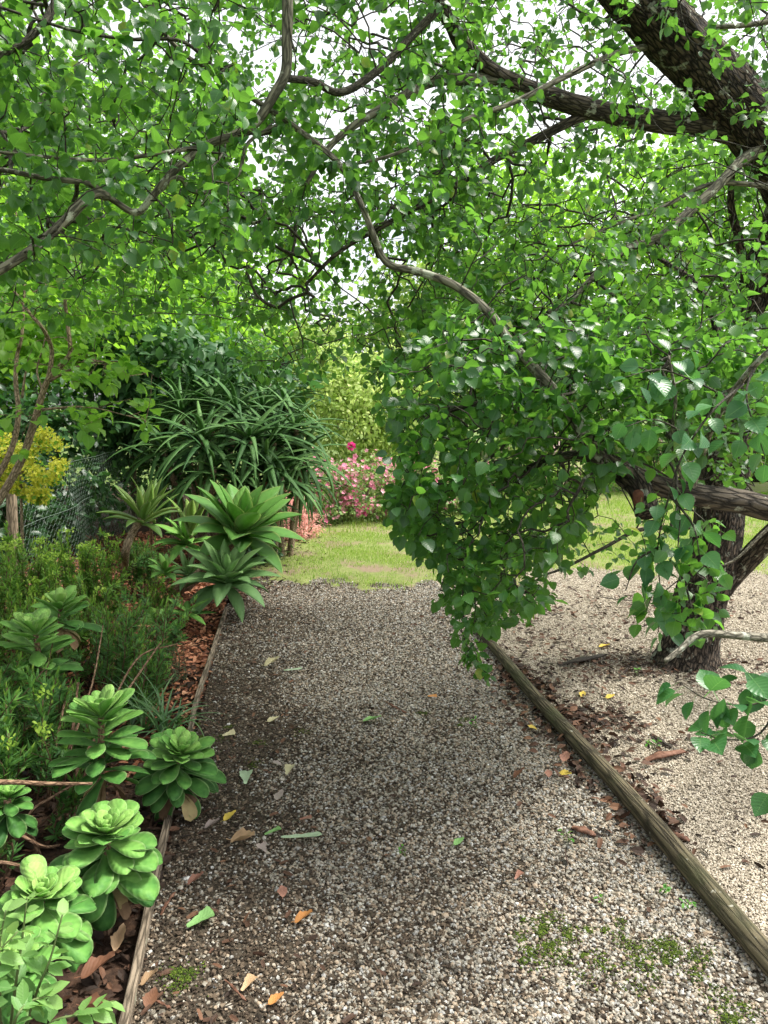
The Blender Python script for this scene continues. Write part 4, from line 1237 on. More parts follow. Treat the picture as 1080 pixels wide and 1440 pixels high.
# ---- strap leaved clump
t = thing('strap_leaved_clump', 'dark green strap leaved clump arching over the edging board', 'strap plant', bedp(205, 1035))
rg = np.random.default_rng(61)
n = 64
mb = MB()
bs = bedp(205, 1030)
for q in range(8):
    o_ = bs + np.array([rg.uniform(-.08, .14), rg.uniform(-.08, .1), 0])
    k = 8
    a0 = rg.uniform(R(40), R(82), k)
    blades(mb, o_, axis_matrix((.30, -.1, 1)), rg.uniform(0, 6.28, k), a0, a0 - rg.uniform(R(55), R(105), k), rg.uniform(.22, .42, k), rg.uniform(.010, .016, k), strp, 10, .4, 0, rg.uniform(.1, .9, k), 1.0, None, 1.0, .02)
mb.build('leaves', M['strap'], t)

# ---- leafy herb in the corner
t = thing('leafy_herb', 'soft light green herb shoots with pointed leaves in the bottom left corner', 'herb', bedp(20, 1480))
mb, ms = MB(), MB()
rg = np.random.default_rng(62)
for pts in ([bedp(10, 1500), pz(20, 1400, 1.50), pz(30, 1330, 1.5), pz(38, 1262, 1.52)], [bedp(20, 1510), pz(50, 1400, 1.48), pz(70, 1350, 1.48), pz(88, 1285, 1.5)],
            [bedp(0, 1500), pz(0, 1400, 1.45), pz(0, 1330, 1.46), pz(8, 1280, 1.48)], [bedp(30, 1500), pz(70, 1440, 1.5), pz(120, 1425, 1.52), pz(150, 1410, 1.55)], [bedp(20, 1500), pz(20, 1440, 1.4), pz(40, 1410, 1.42), pz(70, 1400, 1.45)], [bedp(0, 1500), pz(-20, 1400, 1.4), pz(-10, 1350, 1.42), pz(25, 1310, 1.45)]):
    P = catmull(pts, 7)
    tube(ms, P, np.linspace(.004, .0018, len(P)), 5)
    k = 17
    ii = np.linspace(len(P) * .3, len(P) - 1, k).astype(int)
    d = nrm(np.gradient(P, axis=0))[ii]
    leaves_on(mb, OVAL, P[ii], d, rg.uniform(.025, .055, k), np.clip(np.linspace(.1, .95, k) + rg.normal(size=k) * .1, 0, 1), .1, 1.0, .35, rg, .75, .55)
ms.build('stems', M['green_stem'], t)
mb.build('foliage', M['herb_leaf'], t)

# ---- low leafy seedlings in the mulch
def seedling(label, px, py, s, seed, nl=9, mat='weed_leaf', bed=False):
    rg = np.random.default_rng(1300 + seed)
    b = bedp(px, py, .02) if bed else gp(px, py, .008)
    t = thing('weed_seedling', label, 'weed', b, 'small weeds')
    mb, ms = MB(), MB()
    for q in range(max(2, nl // 3)):
        e = b + np.array([rg.normal() * s * .45, rg.normal() * s * .45, s * rg.uniform(.5, 1.0)])
        P = catmull([b - np.array([0, 0, .008]), .5 * (b + e) + rg.normal(size=3) * s * .08, e], 4)
        tube(ms, P, np.linspace(.0014, .0007, len(P)) * (1 + s * 6), 4)
        ii = [len(P) - 1, len(P) - 1, len(P) - 2, len(P) // 2]
        d = nrm(np.gradient(P, axis=0))[ii]
        leaves_on(mb, OVAL, P[ii], d, rg.uniform(.35, .6, 4) * s, rg.uniform(size=4), .0, 1, .3, rg)
    ms.build('stem', M['green_stem'], t)
    mb.build('leaves', M[mat], t)

seedling('bright green weed standing alone on the grey pebbles left of the log', 799, 1182, .035, 1)
seedling('tiny weed beside the middle of the log on the path side', 848, 1270, .03, 2, 6)
seedling('small weed pressed against the left foot of the log', 930, 1255, .035, 3, 6)
seedling('little weed near the bark flake right of the log', 920, 1052, .035, 4)
seedling('faint weed in the path gravel below the hanging leaves', 672, 1022, .035, 5, 6)
seedling('tiny weed on the left side of the path', 570, 1200, .025, 6, 5)
seedling('weed on the gravel at the right edge near the log', 968, 1275, .03, 7, 6)
seedling('small weed on the pale gravel below the trunk', 895, 950, .04, 8, 6)
seedling('weed with round leaves low at the edge of the mulch', 235, 800, .16, 9, 12, 'herb_leaf', True)
seedling('pale green leafy weed beside the needle shrubs on the mulch', 205, 905, .14, 10, 12, 'herb_leaf', True)
seedling('leafy weed at the foot of the yellowish agave', 232, 838, .12, 11, 12, 'lime_leaf', True)
seedling('broad leaved weed between the agaves in the shade', 300, 795, .2, 12, 14, 'herb_leaf', True)

# ---- fallen leaves, each a thing
def flat_col(name, c, tc=None):
    c = np.array(c)
    return leaf_mat(name, [tuple(c * .72), tuple(c), tuple(np.minimum(c * 1.2, .8))], tuple(np.minimum(c * 1.4, .8)), .15, .6, .3, rib=tuple(np.minimum(c * 1.2, .85)), blotch=1.6)
FM = {'mint': flat_col('fallen_mint', (.36, .47, .30)), 'green': flat_col('fallen_green', (.22, .42, .14)), 'yellow': flat_col('fallen_yellow', (.60, .45, .08)),
      'orange': flat_col('fallen_orange', (.48, .22, .07)), 'tan': flat_col('fallen_tan', (.42, .28, .16)), 'brown': flat_col('fallen_brown', (.17, .08, .045)),
      'grey': flat_col('fallen_grey', (.34, .28, .25)), 'pale': flat_col('fallen_pale', (.55, .50, .30)), 'pink': flat_col('fallen_pink', (.34, .17, .12))}
def dense_tmpl(vs, ws, *a):
    v2 = np.linspace(0, 1, 15)
    sv = catmull(np.stack([np.array(vs), np.array(ws), np.zeros(len(vs))], 1), 6)
    w2 = np.interp(v2, sv[:, 0], sv[:, 1]) * (1 + .10 * np.sin(v2 * 23))
    return leaf_tmpl(list(v2), list(np.maximum(w2, .004)), *a)
LT = {'long': dense_tmpl([0, .2, .5, .8, .93, 1], [.03, .05, .09, .115, .08, .01], .3, -.1, 0, .01), 'spoon': dense_tmpl([0, .25, .55, .8, .95, 1], [.06, .12, .26, .34, .22, .02], .4, -.12, 0, .04),
      'oval': dense_tmpl([0, .12, .35, .6, .85, 1], [.03, .2, .34, .32, .16, .01], .35, -.25, .25, .05), 'curl': dense_tmpl([0, .15, .4, .7, .9, 1], [.04, .2, .3, .25, .12, .01], .8, -.5, .2, .10)}
def fallen(label, px, py, length, kind, col, ang, z=.017, tilt=.12, seed=0):
    rg = np.random.default_rng(int(px * 7 + py))
    p = gp(px, py, z)
    a = R(ang)
    y = np.array([math.cos(a), math.sin(a), rg.normal() * tilt * .5])
    hint = np.array([rg.normal() * tilt, rg.normal() * tilt, 1.0])
    mb = MB()
    mb.inst(LT[kind], frame(y[None], hint[None]), np.array([[0, 0, 0.]]) - (y * length * .5)[None], np.array([length]), np.array([rg.uniform(.3, .7)]))
    o = mb.build('fallen_leaf', FM[col])
    o.location = p
    return tag(o, label, 'fallen leaf', 'fallen leaves on the ground')

for a in (
    ('long pale green leaf lying across the middle left of the path', 424, 1177, .15, 'long', 'mint', -6, .020),
    ('short rounded green leaf touching the end of the long pale leaf', 384, 1171, .062, 'spoon', 'green', 20, .018),
    ('wedge shaped mint leaf standing out on dark soil by the aeoniums', 346, 1094, .085, 'spoon', 'mint', 95, .018),
    ('pale leaf with folded blade beside a grey one on the path', 406, 1083, .07, 'spoon', 'pale', 80, .018),
    ('green rounded leaf on the dark soil near the bottom left board', 282, 1296, .085, 'spoon', 'green', 35, .018),
    ('bright orange curled leaf on the pebbles', 422, 1294, .055, 'curl', 'orange', 10),
    ('orange spotted leaf near the bottom edge of the path', 383, 1409, .045, 'oval', 'orange', 30),
    ('smooth tan brown leaf near the bottom edge of the path', 349, 1385, .055, 'spoon', 'tan', 60),
    ('narrow yellow leaf on the dark soil beside the aeoniums', 319, 1152, .055, 'oval', 'yellow', 40),
    ('long curled tan leaf left of the long pale green leaf', 335, 1184, .10, 'curl', 'tan', -20),
    ('round grey brown leaf below the short green leaf', 370, 1193, .055, 'spoon', 'grey', 120),
    ('grey wrinkled leaf at the left near the board', 294, 1163, .055, 'curl', 'grey', 10),
    ('grey leaf in the middle of the left half of the path', 391, 1123, .06, 'oval', 'grey', 70),
    ('grey leaf lying beside the folded pale leaf', 393, 1076, .05, 'oval', 'grey', 160),
    ('pale green leaf on the upper part of the path', 412, 942, .11, 'long', 'mint', -5),
    ('cream curled leaf on the upper left of the path', 378, 935, .09, 'curl', 'pale', 15),
    ('green leaf on the middle of the path', 517, 1014, .09, 'oval', 'green', 0),
    ('small pale green leaf on the soil near the strap leaves', 322, 1034, .06, 'spoon', 'pale', 20),
    ('pale leaf on the path right of the strap leaves', 380, 1014, .06, 'oval', 'pale', 30),
    ('pinkish leaf on the path above the long pale leaf', 430, 1152, .045, 'spoon', 'pink', 0),
    ('brown leaf on the dark soil right of the board', 271, 1241, .055, 'curl', 'pink', 10),
    ('reddish brown leaf on the path below the green rounded leaf', 397, 1257, .045, 'oval', 'pink', 100),
    ('yellow leaf on the path side of the log head', 752, 1024, .05, 'oval', 'yellow', 150),
    ('pinkish leaf resting against the log', 793, 1069, .065, 'oval', 'pink', 60, .03),
    ('small yellow leaf in the litter left of the log', 791, 1089, .05, 'oval', 'yellow', -20),
    ('brown leaf on the pebbles left of the litter', 727, 1094, .055, 'curl', 'brown', 20),
    ('reddish leaf left of the log in the brown litter', 771, 1092, .045, 'oval', 'pink', 80),
    ('orange leaf chip on the pebbles right of centre', 608, 979, .05, 'spoon', 'orange', 0),
    ('round red brown pebble like leaf on the right of the path', 729, 1228, .04, 'spoon', 'pink', 45),
    ('yellow green leaf on the pebbles in the centre right', 642, 1185, .045, 'oval', 'green', 30),
    ('yellow leaf on the pale gravel near the trunk', 846, 910, .07, 'oval', 'yellow', 0),
    ('second yellow leaf on the pale gravel, right of the log head', 818, 978, .05, 'oval', 'yellow', 60),
    ('yellowish leaf on the pale gravel below the dark bark heap', 855, 981, .05, 'oval', 'yellow', 10),
    ('small tan leaf in the shade of the board at the bottom left', 206, 1381, .05, 'curl', 'tan', 20),
    ('brown leaf with raised edge near the bottom of the board', 209, 1412, .055, 'oval', 'brown', 80),
    ('big brown leaf on the dark litter below the aeoniums', 128, 1370, .085, 'curl', 'brown', 30, .04),
    ('tan leaf leaning on the litter right below the aeoniums', 165, 1330, .065, 'curl', 'tan', 80, .04),
    ('dark brown leaf on the litter at the bottom edge', 125, 1420, .08, 'curl', 'brown', -20, .04),
):
    fallen(*a)

# bark flakes and sticks
def flake(name, label, pts, w, mat, cat, r=None):
    mb = MB()
    P = catmull(pts, 6)
    n = len(P)
    T = nrm(np.gradient(P, axis=0)); S = nrm(np.cross(T, [0, 0, 1.0]))
    V = []
    for i in range(n):
        s = i / (n - 1)
        ww = w * (.35 + .65 * math.sin(math.pi * min(1, max(0, s * .9 + .05)))) * (1 + .3 * mnoise.noise(Vector((s * 6, w * 50, 0))))
        for a, b in ((-1, .0), (-.6, .35), (.1, .5), (.7, .3), (1, 0), (.1, .2)):
            V.append(P[i] + S[i] * a * ww + np.array([0, 0, b * ww * .7 + .01 * mnoise.noise(Vector((s * 5, a * 2, 1)))]))
    m = 6
    i = np.arange(n - 1)[:, None] * m; j = np.arange(m)[None]; j2 = (j + 1) % m
    mb.add(np.array(V), np.stack([i + j, i + j2, i + m + j2, i + m + j], -1).reshape(-1, 4))
    return tag(mb.build(name, mat), label, cat)
M['flake'] = plain_mat('flake', [(.05, .024, .014), (.14, .065, .04), (.22, .12, .08)], .8, .3, 40, .004, .6)
M['dark_stick'] = plain_mat('dark_stick', [(.012, .010, .008), (.05, .04, .03)], .85, .3, 60, .004, .5)
flake('bark_flake', 'curved red brown bark flake lying on the pale gravel', [gp(907, 1070, .01), gp(930, 1062, .025), gp(962, 1057, .02)], .028, M['flake'], 'bark')
flake('bark_flake', 'dark thin bark flake just above the red brown one', [gp(915, 1032, .012), gp(930, 1042, .015), gp(945, 1052, .01)], .014, M['dark_stick'], 'bark')
flake('bark_flake', 'short brown bark piece right of the log on pale gravel', [gp(945, 1168, .01), gp(958, 1175, .02), gp(970, 1180, .01)], .02, M['flake'], 'bark')
flake('bark_flake', 'brown bark piece left of the log in front of the litter', [gp(805, 1162, .01), gp(820, 1166, .02), gp(838, 1174, .012)], .022, M['flake'], 'bark')
flake('bark_flake', 'black rotten bark strip on the pale gravel left of the trunk', [gp(785, 936, .01), gp(808, 930, .03), gp(830, 925, .025), gp(852, 920, .01)], .03, M['dark_stick'], 'bark')
flake('stick', 'grey stick lying beside the near edging board', [gp(226, 1288, .012), gp(234, 1272, .015), gp(246, 1255, .012)], .006, M['flake'], 'stick')
flake('stick', 'thin brown stick on the path above centre', [gp(540, 985, .012), gp(556, 995, .018), gp(572, 1003, .012)], .006, M['flake'], 'stick')
flake('stick', 'thin dark stick near the bottom of the path', [gp(316, 1378, .012), gp(330, 1392, .02), gp(346, 1408, .012)], .004, M['flake'], 'stick')
flake('stick', 'short brown stick at the bottom left of the path', [gp(212, 1405, .012), gp(228, 1412, .016), gp(240, 1418, .012)], .004, M['flake'], 'stick')
flake('stick', 'long thin stick on pale gravel behind the trunk', [gp(830, 838, .015), gp(880, 845, .03), gp(930, 842, .02)], .008, M['dark_stick'], 'stick')

# ================================================================== LEFT SAPLING, FENCE, SHRUBS
def px_tube(mb, pts, r0, r1, sides=8, n_per=6, rough=None):
    P = px_line(pts, n_per)
    tube(mb, P, np.linspace(r0, r1, len(P)), sides, .5, rough)
    return P

sap_base = bedp(-75, 930)
zs = 4.2
sap = thing('garden_sapling', 'slender tan stemmed sapling with layered bright lime leaves at the left edge', 'tree', sap_base)
mb = MB(); sk = []
b0 = np.array(sap_base)
pa = np.vstack([[b0], px_line([(-20, 730, zs), (5, 693, zs), (31, 645, zs), (48, 594, zs), (58, 560, zs), (68, 534, zs), (94, 505, zs), (99, 491, zs), (96, 464, zs), (92, 430, zs), (88, 385, zs)], 5)])
tube(mb, catmull(pa, 2), np.linspace(.024, .008, len(catmull(pa, 2))), 10); sk.append(pa[18:])
pb = np.vstack([[b0 + np.array([-.05, .05, 0])], px_line([(-40, 720, zs + .1), (0, 664, zs + .1), (19, 623, zs + .1), (26, 580, zs + .1), (22, 536, zs + .15), (24, 500, zs + .2), (31, 471, zs + .2), (35, 400, zs + .3)], 5)])
tube(mb, catmull(pb, 2), np.linspace(.020, .007, len(catmull(pb, 2))), 9); sk.append(pb[15:])
for pts, r0, r1 in (([(67, 536, zs), (72, 510, zs), (72, 488, zs), (60, 462, zs - .1), (43, 442, zs - .1), (20, 410, zs - .1)], .014, .008), ([(58, 576, zs), (79, 574, zs - .05), (111, 572, zs - .1), (125, 578, zs - .1), (137, 594, zs - .1)], .008, .003),
                    ([(111, 572, zs - .1), (140, 575, zs - .15), (180, 585, zs - .2)], .005, .002), ([(70, 536, zs), (101, 519, zs - .1), (128, 510, zs - .15), (165, 508, zs - .2)], .008, .003), ([(58, 545, zs), (52, 520, zs + .1), (60, 490, zs + .1), (66, 465, zs + .2)], .006, .003),
                    ([(31, 560, zs + .1), (36, 525, zs + .1), (45, 505, zs + .1)], .008, .003)):
    sk.append(px_tube(mb, pts, r0, r1, 7))
mb.build('trunk', M['tan_bark'], sap)
rg = np.random.default_rng(81)
A2 = np.vstack([samp(34, 95, 215, 500, 600, zs - .45, zs + .1, rg), samp(30, -30, 140, 410, 520, zs - .4, zs + .4, rg), samp(8, -20, 50, 540, 640, zs - .3, zs, rg), samp(40, -40, 200, 340, 450, zs - .2, zs + .8, rg)])
Nn, pr, q0, tp = grow(np.vstack(sk), np.array([at(*a) for a in A2]), .07, .2, .1, rg, .02)
mb = MB()
ww, rr = twig_tubes(mb, Nn, pr, q0, tp, .0016, .42, .006)
mb.build('twigs', M['tan_bark'], sap)
mb = MB()
th = np.arange(q0, len(Nn)); th = th[ww[th] <= 2]
dd = nrm(Nn[th] - Nn[pr[th]]); rep = 3
leaves_on(mb, PEAR, np.repeat(Nn[th], rep, 0) + rg.normal(size=(len(th) * rep, 3)) * .02, np.repeat(dd, rep, 0), rg.uniform(.045, .075, len(th) * rep), rg.beta(2, 2, len(th) * rep), .12, 1.4, .3, rg)
mb.build('crown', M['lime_leaf'], sap)

# wire netting fence
M['wire'] = plain_mat('wire', [(.09, .135, .105), (.16, .21, .17)], .5, .5, 50, 0)
M['post'] = bark_mat('post', (.10, .075, .05), (.30, .23, .16), None, .6, (50, 50, 8), .5, .004)
fa, fb = np.array([-2.62, 5.45]), np.array([-2.95, 9.1])
fz = .06
fence = thing('wire_fence', 'green wire netting fence on wooden posts in front of the dark hedge', 'fence', (fa[0], fa[1], fz))
fd = (fb - fa) / np.linalg.norm(fb - fa); FL = np.linalg.norm(fb - fa)
def fpt(s, z):
    sag = .03 * math.sin(s * 2.1) + .02 * math.sin(s * 5 + z * 4)
    return np.array([fa[0] + fd[0] * s + sag, fa[1] + fd[1] * s, fz + z])
mb = MB()
hw, hh = .045, .040
ncol, nrow = int(FL / hw), int(.98 / hh)
for r in range(nrow + 1):
    pts = []
    for c in range(ncol * 2 + 1):
        up = ((c + 1) // 2 + r) % 2
        pts.append(fpt(min(FL, c * hw / 2 + 0), min(1.0, r * hh + up * hh * .55)))
    tube(mb, np.array(pts), .0014, 3, cap=False)
    if r < nrow:
        for c in range(ncol):
            if (c + r) % 2 == 0:
                tube(mb, np.array([fpt(c * hw + hw * .5, r * hh + hh * .55), fpt(c * hw + hw * .5, (r + 1) * hh)]), .0014, 3, cap=False)
mb.build('netting', M['wire'], fence)
for z in (1.0, .62, .04):
    mb = MB()
    tube(mb, np.array([fpt(s, z) + np.array([.004, 0, 0]) for s in np.linspace(0, FL, 40)]), .0022, 5)
    mb.build('strand_wire', M['wire'], fence)
for s, h in ((0.0, 1.02), (FL, 1.08)):
    mb = MB()
    b = fpt(s, -.1); b[0] -= .045
    tube(mb, np.array([b, b + np.array([0, 0, .5]), b + np.array([.01, 0, h]), b + np.array([.01, 0, h + .012])]), np.array([.038, .037, .036, .025]), 12, .5, lambda a, bb, l: 1 + .1 * mnoise.noise(Vector((a * 40, bb * 40, l * 3))))
    mb.build('post', M['post'], fence)

# crowns built from leaf clumps round a limb skeleton
def crown_plant(name, label, cat, base, ells, nclump, per, lsize, mat, tm=FAR, seed=0, trunk_r=.08, fork=.35, group=None, bark='dark_bark', spread=.16, droop=.3, upn=.9, trunk_top=None, shell=.55, flowers=None, zmin=.05, twigs=True):
    """ells: list of (center, (rx, ry, rz)) in world metres"""
    rg = np.random.default_rng(2000 + seed)
    base = np.asarray(base, float)
    t = thing(name, label, cat, base, group)
    vols = np.array([e[1][0] * e[1][1] * e[1][2] for e in ells]) ** .67
    pick = rg.choice(len(ells), nclump, p=vols / vols.sum())
    d = nrm(rg.normal(size=(nclump, 3)))
    rad = rg.uniform(shell ** 3, 1, nclump) ** (1 / 3)
    C = np.array([ells[i][0] for i in pick]) + d * rad[:, None] * np.array([ells[i][1] for i in pick])
    C[:, 2] += .0
    C = C[C[:, 2] > base[2] + zmin]
    tt = np.array(trunk_top if trunk_top is not None else np.mean([e[0] for e in ells], axis=0))
    P = catmull([base - np.array([0, 0, .05]), base * .6 + tt * .4 + rg.normal(size=3) * trunk_r * .8, tt], 6)
    mb = MB()
    tube(mb, P, np.linspace(trunk_r * 1.15, trunk_r * .45, len(P)), 10, .5, None)
    if twigs:
        N2, p2, m0, t2 = grow(P[int(len(P) * fork):], C, .18, .2, .12, rg, .06)
        twig_tubes(mb, N2, p2, m0, t2, .003, .5, trunk_r * .6, 4)
    mb.build('trunk', M[bark], t)
    k = len(C) * per
    pos = np.repeat(C, per, 0) + rg.normal(size=(k, 3)) * spread * np.array([1, 1, .75])
    ok = pos[:, 2] > base[2] + .02
    pos = pos[ok]; k = len(pos)
    cen = np.mean([e[0] for e in ells], axis=0)
    out = nrm(pos - cen)
    ax = rg.normal(size=(k, 3)) * .8 + out * .5 + np.array([0, 0, -droop])
    hint = np.array([0, 0, upn]) + out * .4 + rg.normal(size=(k, 3)) * .55
    tint = np.clip(np.repeat(rg.uniform(.15, .85, len(C)), per)[ok] + rg.normal(size=k) * .18, 0, 1)
    mb = MB()
    mb.inst(tm, frame(ax, hint), pos, rg.uniform(.7, 1.25, k) * lsize, tint)
    mb.build('crown', M[mat], t)
    if flowers:
        fm, nf, fs, npet = flowers
        mb = MB()
        i = rg.integers(0, len(C), nf)
        fp = C[i] + out[rg.integers(0, k, nf)] * .02 + rg.normal(size=(nf, 3)) * spread * .8
        fp[:, 1] -= abs(rg.normal(size=nf)) * spread * .7
        fp[:, 2] += abs(rg.normal(size=nf)) * spread * .5
        fp = fp[fp[:, 2] > base[2] + .08]; nf = len(fp)
        pos = np.repeat(fp, npet, 0)
        azp = np.tile(np.arange(npet) / npet * 2 * math.pi, nf) + np.repeat(rg.uniform(0, 6, nf), npet)
        nn = nrm(np.array([0, -.7, .6]) + rg.normal(size=(nf, 3)) * .4)
        nnr = np.repeat(nn, npet, 0)
        xa = nrm(np.cross(nnr, np.array([0, 0, 1.0]) + .01)); ya = np.cross(nnr, xa)
        ax = xa * np.cos(azp)[:, None] + ya * np.sin(azp)[:, None] + nnr * .35
        mb.inst(PETAL, frame(ax, nnr), pos, np.repeat(rg.uniform(.7, 1.2, nf), npet) * fs, np.repeat(rg.uniform(size=nf), npet))
        mb.build('blossoms', M[fm], t)
    return t

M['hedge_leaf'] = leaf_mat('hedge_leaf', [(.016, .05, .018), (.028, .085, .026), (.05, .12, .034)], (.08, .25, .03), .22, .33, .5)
M['glossy_leaf'] = leaf_mat('glossy_leaf', [(.03, .085, .035), (.05, .12, .045), (.08, .16, .06)], (.10, .3, .04), .22, .4, .3)
M['bright_leaf'] = leaf_mat('bright_leaf', [(.06, .17, .02), (.12, .27, .03), (.20, .36, .05)], (.36, .65, .04), .48, .45, .35)
M['mid_leaf'] = leaf_mat('mid_leaf', [(.045, .13, .018), (.085, .21, .028), (.14, .29, .04)], (.3, .58, .04), .45, .45, .35)
M['yellow_leaf'] = leaf_mat('yellow_leaf', [(.26, .36, .08), (.42, .50, .13), (.56, .58, .22)], (.55, .55, .1), .38, .5, .3)
M['pale_green'] = leaf_mat('pale_green', [(.24, .36, .09), (.38, .50, .15), (.54, .60, .24)], (.5, .64, .16), .42, .5, .3)
M['lime_far'] = leaf_mat('lime_far', [(.14, .24, .05), (.22, .33, .08), (.32, .42, .12)], (.4, .55, .1), .38, .5, .3)
M['azalea_leaf'] = leaf_mat('azalea_leaf', [(.09, .18, .05), (.18, .30, .09), (.30, .40, .15)], (.3, .5, .08), .3, .5, .3)
def petal_mat(name, cols): return leaf_mat(name, cols, cols[-1], .3, .6, .2)
M['pink'] = petal_mat('pink', [(.58, .12, .26), (.74, .28, .40), (.82, .50, .56)])
M['hot_pink'] = petal_mat('hot_pink', [(.60, .03, .22), (.75, .08, .33)])
M['salmon'] = petal_mat('salmon', [(.45, .16, .14), (.62, .28, .24), (.70, .42, .36)])
M['yellow_petal'] = petal_mat('yellow_petal', [(.52, .52, .04), (.68, .67, .07), (.74, .73, .18)])
M['pale_pink'] = petal_mat('pale_pink', [(.62, .42, .42), (.74, .6, .56)])

def gb_(x, y): return np.array([x, y, 0.0])

# yellow flowered shrub behind the sapling
crown_plant('yellow_flowered_shrub', 'shrub with dense rounded heads of small yellow flowers behind the sapling', 'shrub', (pz(18, 700, 5.0)[0], 5.0, .05),
            [(pz(66, 646, 4.95), (.14, .14, .16)), (pz(18, 655, 5.0), (.17, .16, .16)), (pz(52, 690, 5.0), (.10, .1, .06)), (pz(-20, 650, 5.1), (.2, .2, .22))],
            90, 16, .03, 'lime_leaf', FAR, 1, .015, .3, None, 'tan_bark', .025, .1, flowers=('yellow_petal', 5200, .011, 5), shell=.8)

# dark hedge behind the netting, glossy shrub, bright trees of the left
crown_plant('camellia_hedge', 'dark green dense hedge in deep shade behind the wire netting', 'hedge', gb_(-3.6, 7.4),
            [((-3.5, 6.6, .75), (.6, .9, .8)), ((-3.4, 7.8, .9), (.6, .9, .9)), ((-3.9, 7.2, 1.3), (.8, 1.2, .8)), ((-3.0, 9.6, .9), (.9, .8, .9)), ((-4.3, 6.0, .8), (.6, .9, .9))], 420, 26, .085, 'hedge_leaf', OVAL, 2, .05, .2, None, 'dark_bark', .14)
crown_plant('glossy_shrub', 'tall shrub with large glossy leaves rising above the tree aloes', 'shrub', gb_(-2.5, 8.9),
            [((-2.45, 8.7, 1.9), (.75, .5, .55)), ((-2.9, 8.8, 1.6), (.6, .5, .6)), ((-1.7, 9.2, 1.65), (.8, .5, .5))], 190, 22, .13, 'glossy_leaf', OVAL, 3, .05, .3, None, 'dark_bark', .15, .6)
BT = 'trees and tall shrubs beyond the garden'
crown_plant('leafy_tree', 'bright lime tree crown filling the left edge above the sapling', 'tree', gb_(-4.4, 8.6),
            [((-4.1, 7.6, 2.5), (1.0, 1.0, .9)), ((-3.3, 8.4, 2.6), (.9, .8, .8)), ((-4.6, 8.2, 3.4), (1.2, 1.2, 1.0))], 420, 26, .085, 'bright_leaf', FAR, 4, .09, .35, BT, 'tan_bark', .2)
crown_plant('leafy_tree', 'fresh green tree behind the tree aloes, left of the white sky gap', 'tree', gb_(-3.1, 11.5),
            [((-2.7, 10.8, 2.5), (1.1, 1.0, 1.0)), ((-3.4, 11.5, 3.6), (1.4, 1.2, 1.2))], 430, 24, .10, 'bright_leaf', FAR, 5, .1, .3, BT, 'dark_bark', .22)
crown_plant('leafy_tree', 'tall mid green tree farther back at the upper left', 'tree', gb_(-6.5, 14.5),
            [((-6.2, 14, 4.2), (2.2, 2, 2.0)), ((-5.0, 14.5, 6.0), (2.2, 2, 1.8)), ((-7.5, 14.5, 6.5), (2.4, 2, 2.2))], 520, 24, .16, 'mid_leaf', FAR, 6, .16, .3, BT, 'dark_bark', .36)
crown_plant('leafy_tree', 'small loose tree under the sky gap in the middle distance', 'tree', gb_(-1.9, 14.0),
            [((-1.9, 13.6, 2.0), (1.1, 1, .9)), ((-1.4, 14.0, 2.4), (.9, .8, .5))], 200, 22, .11, 'lime_far', FAR, 7, .08, .3, BT, 'dark_bark', .25)
crown_plant('leafy_shrub', 'pale yellow green soft shrub rising above the pink azalea', 'shrub', gb_(-.35, 12.6),
            [((-.35, 12.2, 1.3), (.75, .6, .9)), ((.3, 12.8, 1.5), (.8, .6, 1.0)), ((-.7, 12.6, 1.9), (.5, .5, .6))], 420, 26, .075, 'pale_green', FAR, 8, .05, .1, BT, 'tan_bark', .17, .5)
crown_plant('leafy_tree', 'pale yellow green tree behind the feathery shrub', 'tree', gb_(.6, 16.5),
            [((-.2, 16.2, 2.4), (1.5, 1.1, 1.1)), ((1.4, 16.5, 3.3), (1.7, 1.2, 1.4)), ((2.6, 16, 2.2), (1.4, 1.1, 1.1))], 420, 22, .14, 'lime_far', FAR, 9, .12, .3, BT, 'dark_bark', .3)
crown_plant('leafy_tree', 'bright green tree far behind the leafy low branch', 'tree', gb_(3.6, 15.5),
            [((3.4, 15, 3.4), (2.0, 1.5, 1.8)), ((4.6, 15.5, 4.6), (2.0, 1.5, 1.6)), ((2.4, 15.5, 5.2), (1.6, 1.4, 1.2))], 300, 18, .15, 'bright_leaf', FAR, 10, .15, .35, BT, 'dark_bark', .33)
crown_plant('leafy_tree', 'light green tree beyond the lawn at the right edge', 'tree', gb_(7.6, 15.5),
            [((7.4, 15, 3.2), (2.0, 1.5, 2.0)), ((8.4, 15.5, 5.2), (2.2, 1.5, 2.0)), ((6.4, 15.6, 5.4), (1.6, 1.4, 1.2))], 420, 24, .15, 'mid_leaf', FAR, 11, .15, .3, BT, 'dark_bark', .33)
crown_plant('leafy_tree', 'big green tree at the end of the garden behind everything', 'tree', gb_(-2.5, 24),
            [((-4.5, 23, 5.0), (3.2, 2, 2.6)), ((-7.5, 24, 7.6), (3.4, 2, 2.6)), ((-9, 23, 4.5), (3, 2, 2.4))], 300, 18, .26, 'mid_leaf', FAR, 12, .25, .3, BT, 'dark_bark', .55)
crown_plant('leafy_tree', 'tall pale tree at the back right of the garden', 'tree', gb_(6, 25),
            [((4.2, 24, 5.0), (3.0, 2, 2.6)), ((8, 25, 7.0), (3.6, 2, 3.0)), ((10, 24, 4.0), (3, 2, 2.4)), ((3, 25, 8.0), (2.2, 2, 2.0))], 240, 16, .26, 'bright_leaf', FAR, 13, .25, .3, BT, 'dark_bark', .55)
crown_plant('clipped_shrub', 'pale sunlit shrub row seen under the low branch beyond the lawn', 'shrub', gb_(3.4, 13.6),
            [((2.6, 13.4, .55), (.9, .5, .5)), ((4.2, 13.8, .6), (1.0, .5, .55)), ((5.6, 13.6, .6), (.9, .5, .6))], 260, 20, .08, 'lime_far', FAR, 14, .04, .1, BT, 'tan_bark', .13, flowers=('pale_pink', 420, .05, 5))
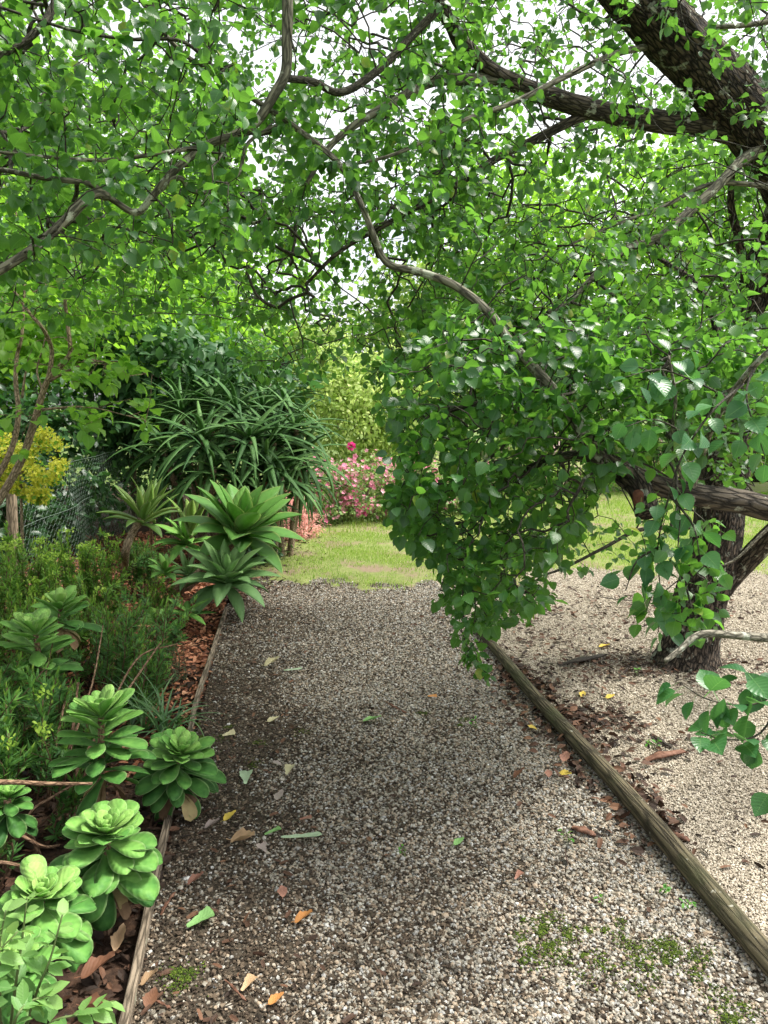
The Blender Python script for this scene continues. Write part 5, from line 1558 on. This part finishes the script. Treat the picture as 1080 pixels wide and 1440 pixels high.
crown_plant('clipped_shrub', 'dense green shrub beyond the lawn at the far right', 'shrub', gb_(8.2, 13.2),
            [((7.4, 13.0, .8), (1.0, .6, .8)), ((9.2, 13.4, 1.0), (1.2, .6, 1.0))], 240, 20, .09, 'mid_leaf', FAR, 15, .04, .1, BT, 'tan_bark', .15)

# azaleas
AZ = 'pink azaleas at the end of the lawn'
crown_plant('azalea_bush', 'pink flowering azalea bush at the end of the lawn beside the aloe', 'shrub', gb_(-.62, 10.6),
            [((-.78, 10.1, .42), (.50, .45, .44)), ((-.22, 10.2, .40), (.52, .45, .44))], 200, 26, .045, 'azalea_leaf', FAR, 16, .02, .05, AZ, 'tan_bark', .08, .1, flowers=('pink', 850, .034, 5), zmin=.03)
crown_plant('azalea_bush', 'pink flowering azalea bush half hidden behind the hanging leaves', 'shrub', gb_(.62, 10.9),
            [((.40, 10.5, .42), (.5, .42, .44)), ((1.1, 11.0, .40), (.55, .42, .42))], 220, 26, .045, 'azalea_leaf', FAR, 17, .02, .05, AZ, 'tan_bark', .08, .1, flowers=('pink', 750, .034, 5), zmin=.03)
crown_plant('pink_groundcover', 'low salmon pink feathery groundcover between the aloe and the azalea', 'groundcover plant', gb_(-1.05, 9.2),
            [((-1.02, 9.0, .12), (.22, .5, .20)), ((-1.18, 9.3, .2), (.25, .4, .28))], 150, 22, .05, 'salmon', LANCE, 18, .01, .05, None, 'tan_bark', .06, -.3, zmin=.0)
crown_plant('low_bed_plant', 'low dull green groundcover at the bed corner beside the lawn', 'groundcover plant', bedp(385, 760),
            [(bedp(385, 752) + np.array([0, 0, .12]), (.3, .5, .16)), (bedp(355, 790) + np.array([0, 0, .08]), (.25, .4, .12))], 110, 18, .06, 'hedge_leaf', OVAL, 19, .008, .05, None, 'tan_bark', .07, .0, zmin=.0)

# single camellia-like flowers on stalks in front of the feathery shrub
for (px, py, lab) in ((494, 628, 'single hot pink flower standing above the azalea'), (512, 718, 'hot pink flower low on the azalea front'), (582, 708, 'hot pink flower showing among the hanging leaves')):
    c = pz(px, py, 10.05)
    t = thing('pink_flower', lab, 'flower', (c[0], c[1] + .25, 0), 'hot pink flowers')
    stem_tube(t, [(c[0], c[1] + .25, 0), (c[0] + .03, c[1] + .1, c[2] * .6), (c[0], c[1] + .02, c[2])], .006, .003, M['green_stem'])
    mb = MB(); rgf = np.random.default_rng(int(px))
    for ring, (np_, a) in enumerate(((7, .2), (7, .7), (5, 1.4))):
        azp = np.arange(np_) / np_ * 2 * math.pi + ring * .4
        nn = nrm(np.array([.05, -.9, .3])); xa = nrm(np.cross(nn, [0, 0, 1.])); ya = np.cross(nn, xa)
        ax = xa * np.cos(azp)[:, None] + ya * np.sin(azp)[:, None] + nn * a
        mb.inst(PETAL, frame(ax, np.repeat(nn[None], np_, 0)), np.repeat(c[None], np_, 0), np.full(np_, .065), rgf.uniform(size=np_))
    mb.build('petals', M['hot_pink'], t)

# ring of trees outside the picture so the light and a side view stay closed
crown_plant('leafy_tree', 'round green tree beyond the left fence outside the bed', 'tree', gb_(-8.5, 9.0),
            [((-8.2, 9, 3.0), (1.8, 1.8, 2.2)), ((-8.8, 9, 5.0), (1.9, 1.8, 1.8))], 260, 20, .16, 'mid_leaf', FAR, 20, .14, .3, BT, 'dark_bark', .35)
